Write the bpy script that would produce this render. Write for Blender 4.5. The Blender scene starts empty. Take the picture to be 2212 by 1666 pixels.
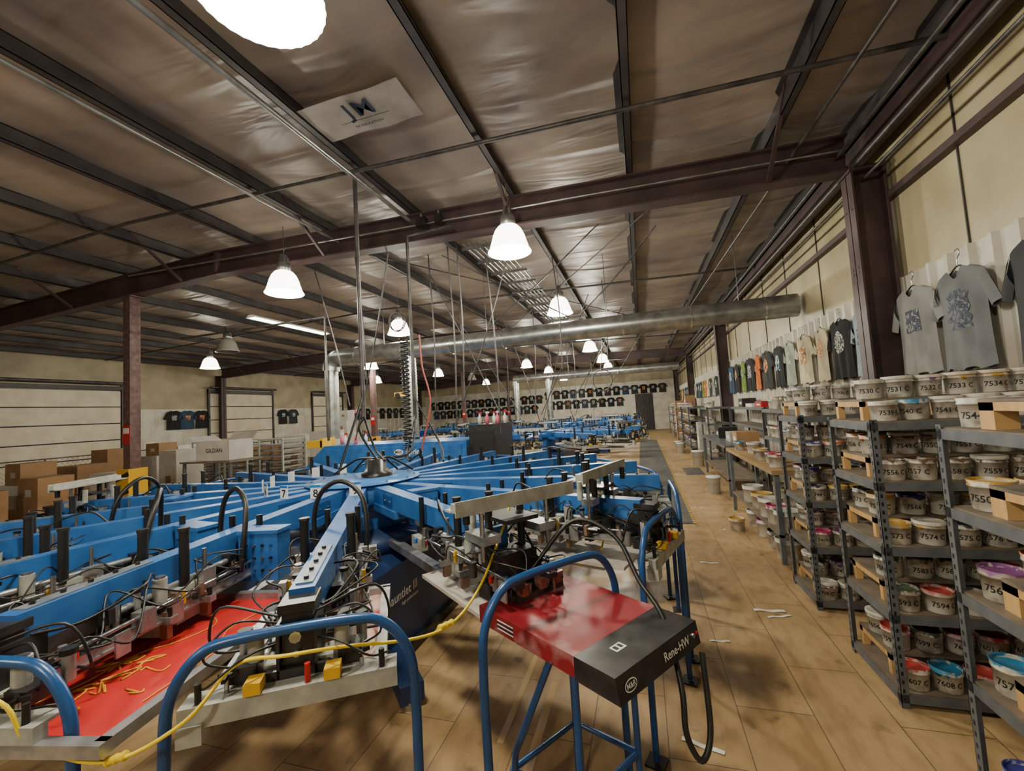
import bpy, math, random
from mathutils import Vector, Matrix
random.seed(7)
SC=bpy.context.scene; COL=SC.collection
H=1.9
def lin(c):
    o=[]
    for v in c:
        v/=255.0
        o.append(v/12.92 if v<=.04045 else ((v+.055)/1.055)**2.4)
    return (o[0],o[1],o[2],1)
# ---------------------------------------------------------------- materials
MATS={}
def mat(name,col,rough=.5,metal=0,col2=None,scale=6,bump=0,emis=0,thr=None,alpha=None,stretch=None,spec=None,ecol=None):
    if name in MATS: return MATS[name]
    m=bpy.data.materials.new(name); m.use_nodes=True
    nt=m.node_tree; b=nt.nodes['Principled BSDF']
    b.inputs['Base Color'].default_value=lin(col); b.inputs['Roughness'].default_value=rough
    b.inputs['Metallic'].default_value=metal
    if spec is not None: b.inputs['Specular IOR Level'].default_value=spec
    if col2 is not None or bump:
        tc=nt.nodes.new('ShaderNodeTexCoord'); mp=nt.nodes.new('ShaderNodeMapping')
        nt.links.new(tc.outputs['Object'],mp.inputs[0])
        if stretch: mp.inputs['Scale'].default_value=stretch
        n=nt.nodes.new('ShaderNodeTexNoise'); n.inputs['Scale'].default_value=scale; n.inputs['Detail'].default_value=5
        nt.links.new(mp.outputs[0],n.inputs['Vector'])
        if col2 is not None:
            r=nt.nodes.new('ShaderNodeValToRGB')
            a,c=(thr if thr else (.35,.7))
            r.color_ramp.elements[0].position=a; r.color_ramp.elements[1].position=c
            r.color_ramp.elements[0].color=lin(col); r.color_ramp.elements[1].color=lin(col2)
            nt.links.new(n.outputs['Fac'],r.inputs[0]); nt.links.new(r.outputs[0],b.inputs['Base Color'])
        if bump:
            bp=nt.nodes.new('ShaderNodeBump'); bp.inputs['Strength'].default_value=bump; bp.inputs['Distance'].default_value=.03
            nt.links.new(n.outputs['Fac'],bp.inputs['Height']); nt.links.new(bp.outputs[0],b.inputs['Normal'])
    if emis:
        b.inputs['Emission Color'].default_value=lin(ecol or col); b.inputs['Emission Strength'].default_value=emis
        try: m.cycles.emission_sampling='NONE'
        except Exception: pass
    if alpha is not None: b.inputs['Alpha'].default_value=alpha
    MATS[name]=m; return m
BLUE=mat('press_blue',(30,86,154),.38,0,(54,108,170),9)
BLUED=mat('tube_blue',(24,68,122),.3)
NAVY=mat('navy_metal',(30,52,94),.4)
BLACK=mat('black_rubber',(17,17,18),.45)
BLACKM=mat('black_metal',(32,32,35),.35,.3,(60,58,58),12)
SILVER=mat('brushed_aluminium',(184,186,188),.36,.7,(144,146,149),14)
STEEL=mat('steel',(172,174,177),.25,.9)
DSTEEL=mat('dull_plate',(104,114,126),.45,.4,(134,142,150),14)
GREYP=mat('grey_paint',(172,174,166),.5,0,(136,136,130),12)
YEL=mat('yellow_plastic',(214,168,30),.45)
YELC=mat('yellow_cord',(236,206,30),.4)
RED=mat('red_plastic',(170,20,24),.4)
REDENAM=mat('red_enamel',(122,20,30),.42,0,(158,116,116),6.5,thr=(.54,.72))
WHITE=mat('white_plastic',(222,222,216),.45)
PALLET=mat('pallet_white',(206,200,192),.5,0,(176,166,158),7)
REDMESH=mat('red_screen_mesh',(186,34,32),.5,0,(160,26,28),8)
PINKMESH=mat('pink_screen_mesh',(176,58,54),.5,0,(206,170,160),3,thr=(.45,.55))
GOLD=mat('yellow_ink',(216,150,40),.5)
SHELFG=mat('shelf_grey_steel',(82,86,92),.45,.2,(106,110,114),9)
PLY=mat('plywood',(172,134,82),.6,0,(196,158,104),5,stretch=(1,6,1))
PLYD=mat('worn_bench_top',(138,110,74),.6,0,(166,136,94),4,stretch=(1,3,1))
PLYG=mat('stained_board',(122,108,90),.6,0,(84,76,68),6)
CARD=mat('cardboard_box',(160,124,88),.7,0,(138,106,72),4)
CARDW=mat('white_carton',(200,196,190),.6,0,(180,176,170),4)
LABELC=mat('label_card',(172,166,160),.6,0,(146,140,134),4,bump=.4)
STEELBR=mat('brown_primer_steel',(58,42,43),.55,0,(80,60,62),3)
PURL=mat('purlin_steel',(48,44,46),.5,0,(70,65,66),3)
PIPE=mat('pipe_dark',(60,58,60),.45,.4,(98,94,92),8)
GALV=mat('galvanised',(176,178,176),.3,.8,(132,134,132),6)
TANV=mat('wall_vinyl',(188,176,142),.36,0,(160,148,114),1.6,bump=.6)
LINER=mat('white_liner',(206,202,190),.42,0,(176,168,152),2.2)
TANL=mat('side_wall_vinyl',(170,158,130),.5,0,(140,128,102),1.6,bump=.5)
DUST=mat('dusty_column',(78,54,54),.7,0,(108,86,84),12)
DOORM=mat('garage_door_cream',(216,206,184),.5,0,(196,184,160),2.5)
DARK=mat('near_black',(10,10,12),.6)
MAT_=mat('black_mat',(48,50,52),.7,0,(84,78,70),5)
LAMPM=mat('lamp_glass',(255,250,240),.3,emis=10,ecol=(255,247,228))
LAMPOFF=mat('lamp_glass_unlit',(150,146,140),.3)
TUBEM=mat('tube_glow',(240,250,235),.3,emis=10)
CHROME=mat('chrome',(210,210,212),.18,.9)
CLEAR=mat('blue_bucket',(30,110,190),.4)
TXTB=mat('black_print',(16,16,18),.6)
TXTW=mat('white_print',(225,225,225),.5)
BRASS=mat('brass_bracket',(150,120,104),.4,.5)

def floor_mat():
    m=bpy.data.materials.new('cardboard_floor'); m.use_nodes=True; nt=m.node_tree; N=nt.nodes; L=nt.links; b=N['Principled BSDF']
    tc=N.new('ShaderNodeTexCoord'); mp=N.new('ShaderNodeMapping'); mp.inputs['Rotation'].default_value=(0,0,math.pi/2)
    L.new(tc.outputs['Object'],mp.inputs[0])
    br=N.new('ShaderNodeTexBrick'); br.inputs['Scale'].default_value=1; br.inputs['Mortar Size'].default_value=.003
    br.inputs['Brick Width'].default_value=1.0; br.inputs['Row Height'].default_value=.42
    br.inputs['Color1'].default_value=lin((184,156,112)); br.inputs['Color2'].default_value=lin((170,140,98)); br.inputs['Mortar'].default_value=lin((104,82,58))
    br.inputs['Bias'].default_value=-.1
    L.new(mp.outputs[0],br.inputs['Vector'])
    prev=br.outputs['Color']
    def mul(scale,lo,hi,dark,fac,det,prev,st=None):
        n=N.new('ShaderNodeTexNoise'); n.inputs['Scale'].default_value=scale; n.inputs['Detail'].default_value=det
        if st:
            q=N.new('ShaderNodeMapping'); q.inputs['Scale'].default_value=st; L.new(tc.outputs['Object'],q.inputs[0]); L.new(q.outputs[0],n.inputs['Vector'])
        else: L.new(tc.outputs['Object'],n.inputs['Vector'])
        r=N.new('ShaderNodeValToRGB'); r.color_ramp.elements[0].position=lo; r.color_ramp.elements[1].position=hi
        r.color_ramp.elements[0].color=dark; r.color_ramp.elements[1].color=(1,1,1,1); L.new(n.outputs['Fac'],r.inputs[0])
        mx=N.new('ShaderNodeMix'); mx.data_type='RGBA'; mx.blend_type='MULTIPLY'; mx.inputs[0].default_value=fac
        L.new(prev,mx.inputs[6]); L.new(r.outputs[0],mx.inputs[7]); return mx.outputs[2]
    prev=mul(.7,.3,.66,(.56,.51,.47,1),.9,8,prev)
    prev=mul(14,.32,.54,(.66,.62,.57,1),.75,8,prev,(1,.35,1))
    prev=mul(4.5,.29,.38,(.28,.24,.22,1),.75,10,prev)
    L.new(prev,b.inputs['Base Color'])
    n2=N.new('ShaderNodeTexNoise'); n2.inputs['Scale'].default_value=2.2; L.new(tc.outputs['Object'],n2.inputs['Vector'])
    r2=N.new('ShaderNodeMapRange'); r2.inputs[1].default_value=.35; r2.inputs[2].default_value=.65; r2.inputs[3].default_value=.36; r2.inputs[4].default_value=.72
    L.new(n2.outputs['Fac'],r2.inputs[0]); L.new(r2.outputs[0],b.inputs['Roughness'])
    bp=N.new('ShaderNodeBump'); bp.inputs['Strength'].default_value=.25; bp.inputs['Distance'].default_value=.02
    L.new(n2.outputs['Fac'],bp.inputs['Height']); L.new(bp.outputs[0],b.inputs['Normal'])
    return m
FLOOR=floor_mat()
def ceil_mat():
    m=bpy.data.materials.new('ceiling_insulation'); m.use_nodes=True; nt=m.node_tree; N=nt.nodes; L=nt.links; b=N['Principled BSDF']
    tc=N.new('ShaderNodeTexCoord')
    n=N.new('ShaderNodeTexNoise'); n.inputs['Scale'].default_value=.8; n.inputs['Detail'].default_value=5; L.new(tc.outputs['Object'],n.inputs['Vector'])
    r=N.new('ShaderNodeValToRGB'); r.color_ramp.elements[0].position=.3; r.color_ramp.elements[1].position=.68
    r.color_ramp.elements[0].color=lin((116,104,102)); r.color_ramp.elements[1].color=lin((176,162,148)); L.new(n.outputs['Fac'],r.inputs[0])
    L.new(r.outputs[0],b.inputs['Base Color']); b.inputs['Roughness'].default_value=.4
    w=N.new('ShaderNodeTexWave'); w.bands_direction='Y'; w.inputs['Scale'].default_value=.28; w.inputs['Distortion'].default_value=1.6; w.inputs['Detail'].default_value=2
    L.new(tc.outputs['Object'],w.inputs['Vector'])
    p=N.new('ShaderNodeMath'); p.operation='POWER'; p.inputs[1].default_value=24; L.new(w.outputs['Fac'],p.inputs[0])
    mp=N.new('ShaderNodeMapping'); mp.inputs['Scale'].default_value=(.5,1.8,1); mp.inputs['Rotation'].default_value=(0,0,.2); L.new(tc.outputs['Object'],mp.inputs[0])
    n4=N.new('ShaderNodeTexNoise'); n4.inputs['Scale'].default_value=1.1; n4.inputs['Detail'].default_value=3; n4.inputs['Distortion'].default_value=.6; L.new(mp.outputs[0],n4.inputs['Vector'])
    ad=N.new('ShaderNodeMath'); ad.operation='MULTIPLY_ADD'; ad.inputs[1].default_value=.7; L.new(p.outputs[0],ad.inputs[0]); 
    s=N.new('ShaderNodeMath'); s.operation='MULTIPLY'; s.inputs[1].default_value=2.0; L.new(n4.outputs['Fac'],s.inputs[0]); L.new(s.outputs[0],ad.inputs[2])
    bp=N.new('ShaderNodeBump'); bp.inputs['Strength'].default_value=.6; bp.inputs['Distance'].default_value=.06
    L.new(ad.outputs[0],bp.inputs['Height']); L.new(bp.outputs[0],b.inputs['Normal'])
    return m
CEIL=ceil_mat()
def pail_mat(col):
    k='pail_%d_%d_%d'%col
    if k in MATS: return MATS[k]
    m=bpy.data.materials.new(k); m.use_nodes=True; nt=m.node_tree; N=nt.nodes; L=nt.links; b=N['Principled BSDF']; b.inputs['Roughness'].default_value=.4
    tc=N.new('ShaderNodeTexCoord'); sp=N.new('ShaderNodeSeparateXYZ'); L.new(tc.outputs['Object'],sp.inputs[0])
    oi=N.new('ShaderNodeObjectInfo'); va=N.new('ShaderNodeVectorMath'); va.operation='ADD'; L.new(tc.outputs['Object'],va.inputs[0])
    cx=N.new('ShaderNodeCombineXYZ'); sc_=N.new('ShaderNodeMath'); sc_.operation='MULTIPLY'; sc_.inputs[1].default_value=9; L.new(oi.outputs['Random'],sc_.inputs[0]); L.new(sc_.outputs[0],cx.inputs[0]); L.new(cx.outputs[0],va.inputs[1])
    n=N.new('ShaderNodeTexNoise'); n.inputs['Scale'].default_value=24; n.inputs['Detail'].default_value=4; L.new(va.outputs[0],n.inputs['Vector'])
    a=N.new('ShaderNodeMath'); a.operation='MULTIPLY_ADD'; a.inputs[1].default_value=.15; L.new(n.outputs['Fac'],a.inputs[0]); L.new(sp.outputs['Z'],a.inputs[2])
    r=N.new('ShaderNodeMapRange'); r.inputs[1].default_value=.182; r.inputs[2].default_value=.196; L.new(a.outputs[0],r.inputs[0])
    d=N.new('ShaderNodeTexNoise'); d.inputs['Scale'].default_value=12; d.inputs['Detail'].default_value=6; L.new(va.outputs[0],d.inputs['Vector'])
    dr=N.new('ShaderNodeValToRGB'); dr.color_ramp.elements[0].position=.36; dr.color_ramp.elements[1].position=.56; dr.color_ramp.elements[0].color=lin((142,132,118)); dr.color_ramp.elements[1].color=lin((208,202,190)); L.new(d.outputs['Fac'],dr.inputs[0])
    mx=N.new('ShaderNodeMix'); mx.data_type='RGBA'; L.new(dr.outputs[0],mx.inputs[6]); mx.inputs[7].default_value=lin(col)
    L.new(r.outputs[0],mx.inputs[0]); L.new(mx.outputs[2],b.inputs['Base Color'])
    MATS[k]=m; return m
def print_mat(name,base,c1,c2,seed):
    if name in MATS: return MATS[name]
    m=bpy.data.materials.new(name); m.use_nodes=True; nt=m.node_tree; N=nt.nodes; L=nt.links; b=N['Principled BSDF']; b.inputs['Roughness'].default_value=.8
    tc=N.new('ShaderNodeTexCoord'); mp=N.new('ShaderNodeMapping'); mp.inputs['Location'].default_value=(seed*3.1,seed*1.7,seed); L.new(tc.outputs['Object'],mp.inputs[0])
    n=N.new('ShaderNodeTexNoise'); n.inputs['Scale'].default_value=26; n.inputs['Detail'].default_value=3; L.new(mp.outputs[0],n.inputs['Vector'])
    r=N.new('ShaderNodeValToRGB'); r.color_ramp.interpolation='CONSTANT'; e=r.color_ramp.elements
    e[0].position=0; e[0].color=lin(base); e[1].position=.44; e[1].color=lin(c1)
    x=e.new(.52); x.color=lin(c2); x=e.new(.62); x.color=lin(base)
    L.new(n.outputs['Fac'],r.inputs[0]); L.new(r.outputs[0],b.inputs['Base Color'])
    MATS[name]=m; return m

# ---------------------------------------------------------------- mesh builder
class MB:
    def __init__(s): s.v=[];s.f=[];s.mi=[];s.sm=[];s.mats=[];s.M=Matrix.Identity(4)
    def idx(s,m):
        if m not in s.mats: s.mats.append(m)
        return s.mats.index(m)
    def add(s,vs,fs,m,smooth=False,M=None):
        o=len(s.v); T=s.M if M is None else s.M@M
        s.v+= [tuple(T@Vector(v)) for v in vs]
        k=s.idx(m)
        for f in fs: s.f.append([i+o for i in f]); s.mi.append(k); s.sm.append(smooth)
    def box(s,x0,x1,y0,y1,z0,z1,m,M=None):
        vs=[(x0,y0,z0),(x1,y0,z0),(x1,y1,z0),(x0,y1,z0),(x0,y0,z1),(x1,y0,z1),(x1,y1,z1),(x0,y1,z1)]
        s.add(vs,[(0,3,2,1),(4,5,6,7),(0,1,5,4),(1,2,6,5),(2,3,7,6),(3,0,4,7)],m,False,M)
    def bar(s,p0,p1,w,h,m):
        p0=Vector(p0);p1=Vector(p1);d=(p1-p0);L=d.length;d.normalize()
        up=Vector((0,0,1)) if abs(d.z)<.95 else Vector((1,0,0))
        r=d.cross(up).normalized();u=r.cross(d)
        M=Matrix(((d.x,r.x,u.x,p0.x),(d.y,r.y,u.y,p0.y),(d.z,r.z,u.z,p0.z),(0,0,0,1)))
        s.box(0,L,-w/2,w/2,-h/2,h/2,m,M)
    def cyl(s,p0,p1,r,m,r1=None,n=12,caps=True):
        if r1 is None: r1=r
        p0=Vector(p0);p1=Vector(p1);d=(p1-p0).normalized()
        a=Vector((0,0,1)) if abs(d.z)<.9 else Vector((1,0,0))
        e1=d.cross(a).normalized();e2=d.cross(e1)
        vs=[]
        for i in range(n):
            t=2*math.pi*i/n;o=e1*math.cos(t)+e2*math.sin(t)
            vs.append(p0+o*r);vs.append(p1+o*r1)
        s.add(vs,[(2*i,2*i+1,(2*i+3)%(2*n),(2*i+2)%(2*n)) for i in range(n)],m,True)
        if caps: s.add(vs,[[2*i for i in range(n)],[2*i+1 for i in range(n)][::-1]],m)
    def tube(s,pts,r,m,n=8,sub=6,spline=True):
        P=[Vector(p) for p in pts]
        if spline and len(P)>2:
            Q=[];E=[P[0]*2-P[1]]+P+[P[-1]*2-P[-2]]
            for i in range(1,len(E)-2):
                for k in range(sub):
                    t=k/sub;a,b,c,d=E[i-1],E[i],E[i+1],E[i+2]
                    Q.append(.5*((2*b)+(c-a)*t+(2*a-5*b+4*c-d)*t*t+(3*b-a-3*c+d)*t**3))
            Q.append(P[-1]);P=Q
        vs=[];k=len(P);prev=None
        for i,p in enumerate(P):
            d=(P[min(i+1,k-1)]-P[max(i-1,0)]).normalized()
            if prev is None:
                a=Vector((0,0,1)) if abs(d.z)<.9 else Vector((1,0,0)); e1=d.cross(a).normalized()
            else:
                e1=(prev-d*prev.dot(d))
                e1=e1.normalized() if e1.length>1e-6 else d.orthogonal().normalized()
            prev=e1;e2=d.cross(e1)
            for j in range(n):
                t=2*math.pi*j/n;vs.append(p+(e1*math.cos(t)+e2*math.sin(t))*r)
        fs=[(i*n+j,(i+1)*n+j,(i+1)*n+(j+1)%n,i*n+(j+1)%n) for i in range(k-1) for j in range(n)]
        s.add(vs,[f[::-1] for f in fs],m,True)
        s.add(vs,[list(range(n)),[(k-1)*n+j for j in range(n)][::-1]],m)
    def lathe(s,prof,m,n=20,c=(0,0,0),rib=0):
        vs=[]
        for r,z in prof:
            for j in range(n):
                t=2*math.pi*j/n; rr=r*(1+(rib if j%2 else 0)); vs.append((c[0]+rr*math.cos(t),c[1]+rr*math.sin(t),c[2]+z))
        s.add(vs,[(i*n+j,i*n+(j+1)%n,(i+1)*n+(j+1)%n,(i+1)*n+j) for i in range(len(prof)-1) for j in range(n)],m,True)
    def text(s,st,size,o,right,up,m):
        vs,fs=text_geo(st); r=Vector(right).normalized();u=Vector(up).normalized();o=Vector(o)
        s.add([o+r*(x*size)+u*(y*size) for x,y in vs],fs,m)
    def obj(s,name,parent=None,loc=(0,0,0),rot=0,bevel=0):
        me=bpy.data.meshes.new(name); me.from_pydata(s.v,[],s.f)
        for m in s.mats: me.materials.append(m)
        me.polygons.foreach_set('material_index',s.mi); me.polygons.foreach_set('use_smooth',s.sm); me.update()
        ob=bpy.data.objects.new(name,me); COL.objects.link(ob); ob.location=loc; ob.rotation_euler=(0,0,rot)
        if parent: ob.parent=parent
        if bevel:
            b=ob.modifiers.new('bevel','BEVEL'); b.width=bevel; b.segments=2; b.limit_method='ANGLE'
        return ob
TG={}
def text_geo(st,off=.012):
    if (st,off) in TG: return TG[(st,off)]
    cu=bpy.data.curves.new('t','FONT'); cu.body=st; cu.size=1; cu.align_x='CENTER'; cu.align_y='CENTER'; cu.resolution_u=2; cu.offset=off
    ob=bpy.data.objects.new('t',cu)
    me=bpy.data.meshes.new_from_object(ob)
    r=([(v.co.x,v.co.y) for v in me.vertices],[list(p.vertices) for p in me.polygons])
    bpy.data.meshes.remove(me); bpy.data.objects.remove(ob); bpy.data.curves.remove(cu)
    TG[(st,off)]=r; return r
def tag(ob,label,cat,group=None):
    ob['label']=label; ob['category']=cat
    if group: ob['group']=group
    return ob
def thing(name,label,cat,loc=(0,0,0),rot=0,group=None):
    ob=bpy.data.objects.new(name,None); COL.objects.link(ob); ob.empty_display_size=.1
    ob.location=loc; ob.rotation_euler=(0,0,rot); return tag(ob,label,cat,group)
def dup(root,loc,rot=0,parent=None,kids=None):
    c=root.copy(); COL.objects.link(c); c.location=loc; c.rotation_euler=(0,0,rot); c.parent=parent
    for k in [o for o in bpy.data.objects if o.parent==root]:
        d=dup(k,k.location.copy(),k.rotation_euler.z,c)
    return c
def struct(ob): ob['kind']='structure'; return ob
def take(mb):
    ob=mb.obj('tmp'); me=ob.data; bpy.data.objects.remove(ob); return me

# ---------------------------------------------------------------- camera
Yc=Vector((279,-42,-910)).normalized(); Zc=Vector((-856,14003,-910)).normalized()
Xc=Yc.cross(Zc).normalized(); Zc=Xc.cross(Yc)
R=Matrix((Xc,Yc,Zc)).to_4x4()
cam=bpy.data.cameras.new('camera'); cam.sensor_fit='HORIZONTAL'; cam.sensor_width=36; cam.lens=36*910/2212; cam.clip_start=.02; cam.clip_end=200
co=bpy.data.objects.new('camera',cam); COL.objects.link(co); co.matrix_world=Matrix.Translation((0,0,H))@R; SC.camera=co

# ---------------------------------------------------------------- room
XR,XL,YB,YF=2.75,-18.5,-6.0,34.0; RX=-6.9
def raf(x): return 4.32+.031*(2.75-x) if x>RX else 4.62-.031*(RX-x)
mb=MB(); mb.box(XL-.3,XR+.3,YB-.3,YF+.3,-.2,0,FLOOR); struct(mb.obj('floor'))
PX=[2.55,1.6,.05,-1.5,-3.05,-4.6,-6.1,-7.7,-9.2,-10.7,-12.2,-13.7,-15.2,-16.7,-18.2]
mb=MB(); prof=[(XR+.2,raf(2.75)+.62)]
for a,b in zip(PX[:-1],PX[1:]):
    for t in (0,.25,.5,.75):
        x=a+(b-a)*t; prof.append((x,raf(x)+.62-.045*math.sin(math.pi*t)))
prof.append((XL-.2,raf(XL)+.62))
ny=120; vs=[];
for j in range(ny+1):
    y=YB-.2+(YF-YB+.4)*j/ny
    for x,z in prof: vs.append((x,y,z+.012*math.sin(y*3.1+x)))
k=len(prof)
mb.add(vs,[(j*k+i,j*k+i+1,(j+1)*k+i+1,(j+1)*k+i) for j in range(ny) for i in range(k-1)],CEIL,True)
struct(mb.obj('ceiling'))
# right wall
mb=MB(); mb.box(XR+.03,XR+.2,YB,YF,0,5.1,TANV)
y=YB; pts=[]
while y<YF:
    pts+=[(XR,y),(XR,y+.16),(XR-.045,y+.18),(XR-.045,y+.22)]; y+=.25
vs=[(x,yy,0) for x,yy in pts]+[(x,yy,3.08) for x,yy in pts]; n=len(pts)
mb.add(vs,[(i,i+n,i+1+n,i+1) for i in range(n-1)],LINER)
mb.add([(XR-.0,YB,3.08),(XR+.05,YB,3.08),(XR+.05,YF,3.08),(XR,YF,3.08)],[(0,1,2,3)],LINER)
for yy in [3.0+1.5*i for i in range(20)]:
    mb.box(XR+.015,XR+.035,yy,yy+.012,3.08,5.0,PURL)
struct(mb.obj('wall_right'))
mb=MB(); mb.box(XL-.2,XL,YB,YF,0,5.1,TANL)
y=YB; pts=[]
while y<YF:
    pts+=[(XL+.01,y),(XL+.01,y+.4),(XL+.03,y+.43),(XL+.03,y+.5)]; y+=.53
vs=[(x,yy,0) for x,yy in pts]+[(x,yy,2.9) for x,yy in pts]; n=len(pts)
mb.add(vs,[(i,i+1,i+1+n,i+n) for i in range(n-1)],LINER)
struct(mb.obj('wall_left'))
mb=MB(); mb.box(XL,XR,YF,YF+.2,0,5.1,LINER); mb.box(XL,XR,YF-.01,YF,3.75,5.1,TANL)
struct(mb.obj('wall_far'))
mb=MB(); mb.box(XL,XR,YB-.2,YB,0,5.1,TANL); struct(mb.obj('wall_back'))
# doors
def gdoor(n,y0,y1):
    mb=MB(); x=XL+.03; mb.box(x,x+.015,y0,y1,0,3.6,DARK)
    for i in range(6):
        z=.02+.6*i; mb.box(x+.01,x+.05,y0,y1,z,z+.56,DOORM)
        for q in (.19,.38): mb.box(x+.05,x+.058,y0+.05,y1-.05,z+q,z+q+.02,DOORM)
    for yy in (y0-.1,y1+.02): mb.box(x,x+.09,yy,yy+.08,0,3.8,PURL)
    mb.box(x,x+.1,y0-.1,y1+.1,3.62,3.75,PURL)
    mb.cyl((x+.25,y0-.1,3.85),(x+.25,y1+.1,3.85),.05,PIPE)
    struct(mb.obj('door_%d'%n))
gdoor(1,6.9,10.7); gdoor(2,14.1,17.4); gdoor(3,20.3,22.8)
mb=MB()
for i in range(13): mb.box(-.4+.1*i,-.32+.1*i,YF-.06-.02*(i%2),YF-.03,0,2.75,DARK)
mb.cyl((-.5,YF-.05,2.8),(1.0,YF-.05,2.8),.02,STEEL)
struct(mb.obj('door_4'))
# girts / eave
mb=MB(); mb.box(XR-.06,XR+.03,YB,YF,3.95,4.02,STEELBR); tag(mb.obj('wall_girt'),'brown steel girt running along tan insulated wall','beam')
mb=MB(); mb.box(XR-.2,XR+.02,YB,YF,4.72,4.8,STEELBR); mb.box(XR-.2,XR-.18,YB,YF,4.52,4.8,STEELBR); mb.box(XR-.2,XR-.1,YB,YF,4.5,4.53,STEELBR)
tag(mb.obj('eave_beam'),'dark steel eave strut where roof meets wall','beam')
for i,(xx,zz,r) in enumerate([(2.42,4.36,.025),(2.3,4.52,.018),(2.52,4.22,.018)]):
    mb=MB(); mb.cyl((xx,YB,zz),(xx,YF,zz),r,PIPE); tag(mb.obj('conduit_pipe'),'dark conduit running along the wall under the eave','pipe','eave conduits')
# purlins
for x in PX:
    mb=MB(); z=raf(x)+.42
    mb.box(x-.005,x+.005,YB,YF,z,z+.2,PURL); mb.box(x-.005,x+.075,YB,YF,z,z+.008,PURL); mb.box(x-.065,x+.005,YB,YF,z+.192,z+.2,PURL)
    mb.box(x+.068,x+.075,YB,YF,z,z+.025,PURL)
    tag(mb.obj('roof_purlin'),'dark steel purlin under ceiling insulation','beam','roof purlins')
# frames
FY=[-3.5,5.5,14.5,23.5,32.5]
for fy in FY:
    mb=MB()
    for a,b in ((2.4,RX),(RX,-18.2)):
        for dz,h,w in ((.012,.024,.2),(.21,.4,.012),(.408,.024,.2)):
            mb.bar((a,fy,raf(a)+dz),(b,fy,raf(b)+dz),w,h,STEELBR)
    for x in PX[1:-1:2]:
        mb.bar((x,fy-.1,raf(x)+.02),(x,fy-.9,raf(x)+.6),.04,.04,STEELBR)
    mb.box(RX-.02,RX+.02,fy-.1,fy+.1,raf(RX),raf(RX)+.42,STEELBR)
    tag(mb.obj('roof_rafter'),'deep brown steel roof rafter spanning the hall','beam','roof rafters')
    for xa,xb in ((2.38,2.7),(-18.45,-18.1)):
        mb=MB(); mb.box(xa,xa+.02,fy-.12,fy+.12,0,4.4,STEELBR); mb.box(xb-.02,xb,fy-.12,fy+.12,0,4.4,STEELBR); mb.box(xa,xb,fy-.008,fy+.008,0,4.4,STEELBR)
        for z in (3.2,3.25,3.9): 
            for dy in (-.06,.06): mb.cyl((xa-.01,fy+dy,z),(xa,fy+dy,z),.012,STEEL,n=6)
        mb.box(xa-.02,xb+.0,fy-.14,fy+.14,4.3,4.33,STEELBR)
        tag(mb.obj('steel_column'),'brown steel H-column standing against the wall','column','wall columns')
    if fy>0:
        mb=MB(); x=-9.15 if fy<6 else -10.2
        mb.box(x-.09,x+.09,fy-.09,fy+.09,0,raf(x),DUST); mb.box(x-.16,x+.16,fy-.12,fy+.12,raf(x)-.02,raf(x),DUST)
        mb.box(x-.16,x+.16,fy-.16,fy+.16,0,1.3,YEL)
        for k in range(4): mb.bar((x-.17,fy-.165,.2+.3*k),(x+.17,fy-.165,.32+.3*k),.01,.08,BLACK)
        mb.box(x-.1,x+.1,fy-.1,fy-.092,1.75,2.1,RED); mb.box(x-.07,x+.07,fy-.105,fy-.1,1.95,2.05,WHITE)
        tag(mb.obj('interior_column'),'dusty brown interior post with yellow guard and red sign','column','interior columns')
# bridging / pipes across
def pipe(name,pts,r,m,label,cat='pipe',group=None,spline=False,n=8):
    mb=MB(); mb.tube(pts,r,m,n=n,spline=spline); return tag(mb.obj(name),label,cat,group)
for yy in (4.1,10.0,18.5,27):
    pipe('cross_pipe',[(2.6,yy,raf(2.6)+.36),(RX,yy,raf(RX)+.36),(-18,yy,raf(-18)+.36)],.024,PIPE,'thin dusty pipe hung across the purlins','pipe','cross pipes')
pipe('roof_conduit',[(-4.4,-5,4.78),(-4.4,6.0,4.78)],.02,GALV,'galvanised conduit running along under ceiling')
pipe('roof_conduit',[(-2.95,-5,4.72),(-2.95,5.2,4.72)],.026,GALV,'galvanised conduit running along beside a purlin')
pipe('brace_rod',[(2.1,-1,4.62),(1.92,3.47,4.6),(1.54,12.95,4.6)],.018,PIPE,'long diagonal steel brace rod under the roof','rod')
pipe('brace_rod',[(2.5,14.4,4.5),(-4.6,23.4,4.7)],.012,PIPE,'long diagonal steel brace rod under the roof','rod')
pipe('brace_rod',[(-4.5,5.6,4.75),(.5,14.2,4.6)],.012,PIPE,'long diagonal steel brace rod under the roof','rod')
pipe('brace_rod',[(.5,5.6,4.55),(-4.5,14.2,4.7)],.012,PIPE,'long diagonal steel brace rod under the roof','rod')
pipe('beam_conduit',[(2.3,5.36,4.55),(-9,5.36,4.9)],.014,GALV,'thin conduit clipped to the rafter face')
for a,b in ((-2.9,-2.75),(-2.6,-2.5)):
    mb=MB(); mb.box(a,b,5.28,5.38,4.66,4.78,BLACKM); mb.cyl(((a+b)/2,5.32,4.78),((a+b)/2,5.32,4.84),.015,GALV,n=8); tag(mb.obj('junction_box'),'small grey electrical junction box on the rafter','electrical box')
# cable tray
mb=MB()
for k in range(7): mb.tube([(-2.35+.085*k,5.7,4.45),(-2.3+.085*k,13.5,4.45)],.016,GALV,n=6,spline=False)
for k in range(12): mb.box(-2.42,-1.75,5.8+.65*k,5.84+.65*k,4.41,4.44,PIPE)
tag(mb.obj('cable_tray'),'row of dusty galvanised conduits on hangers under ceiling','cable tray')
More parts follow.
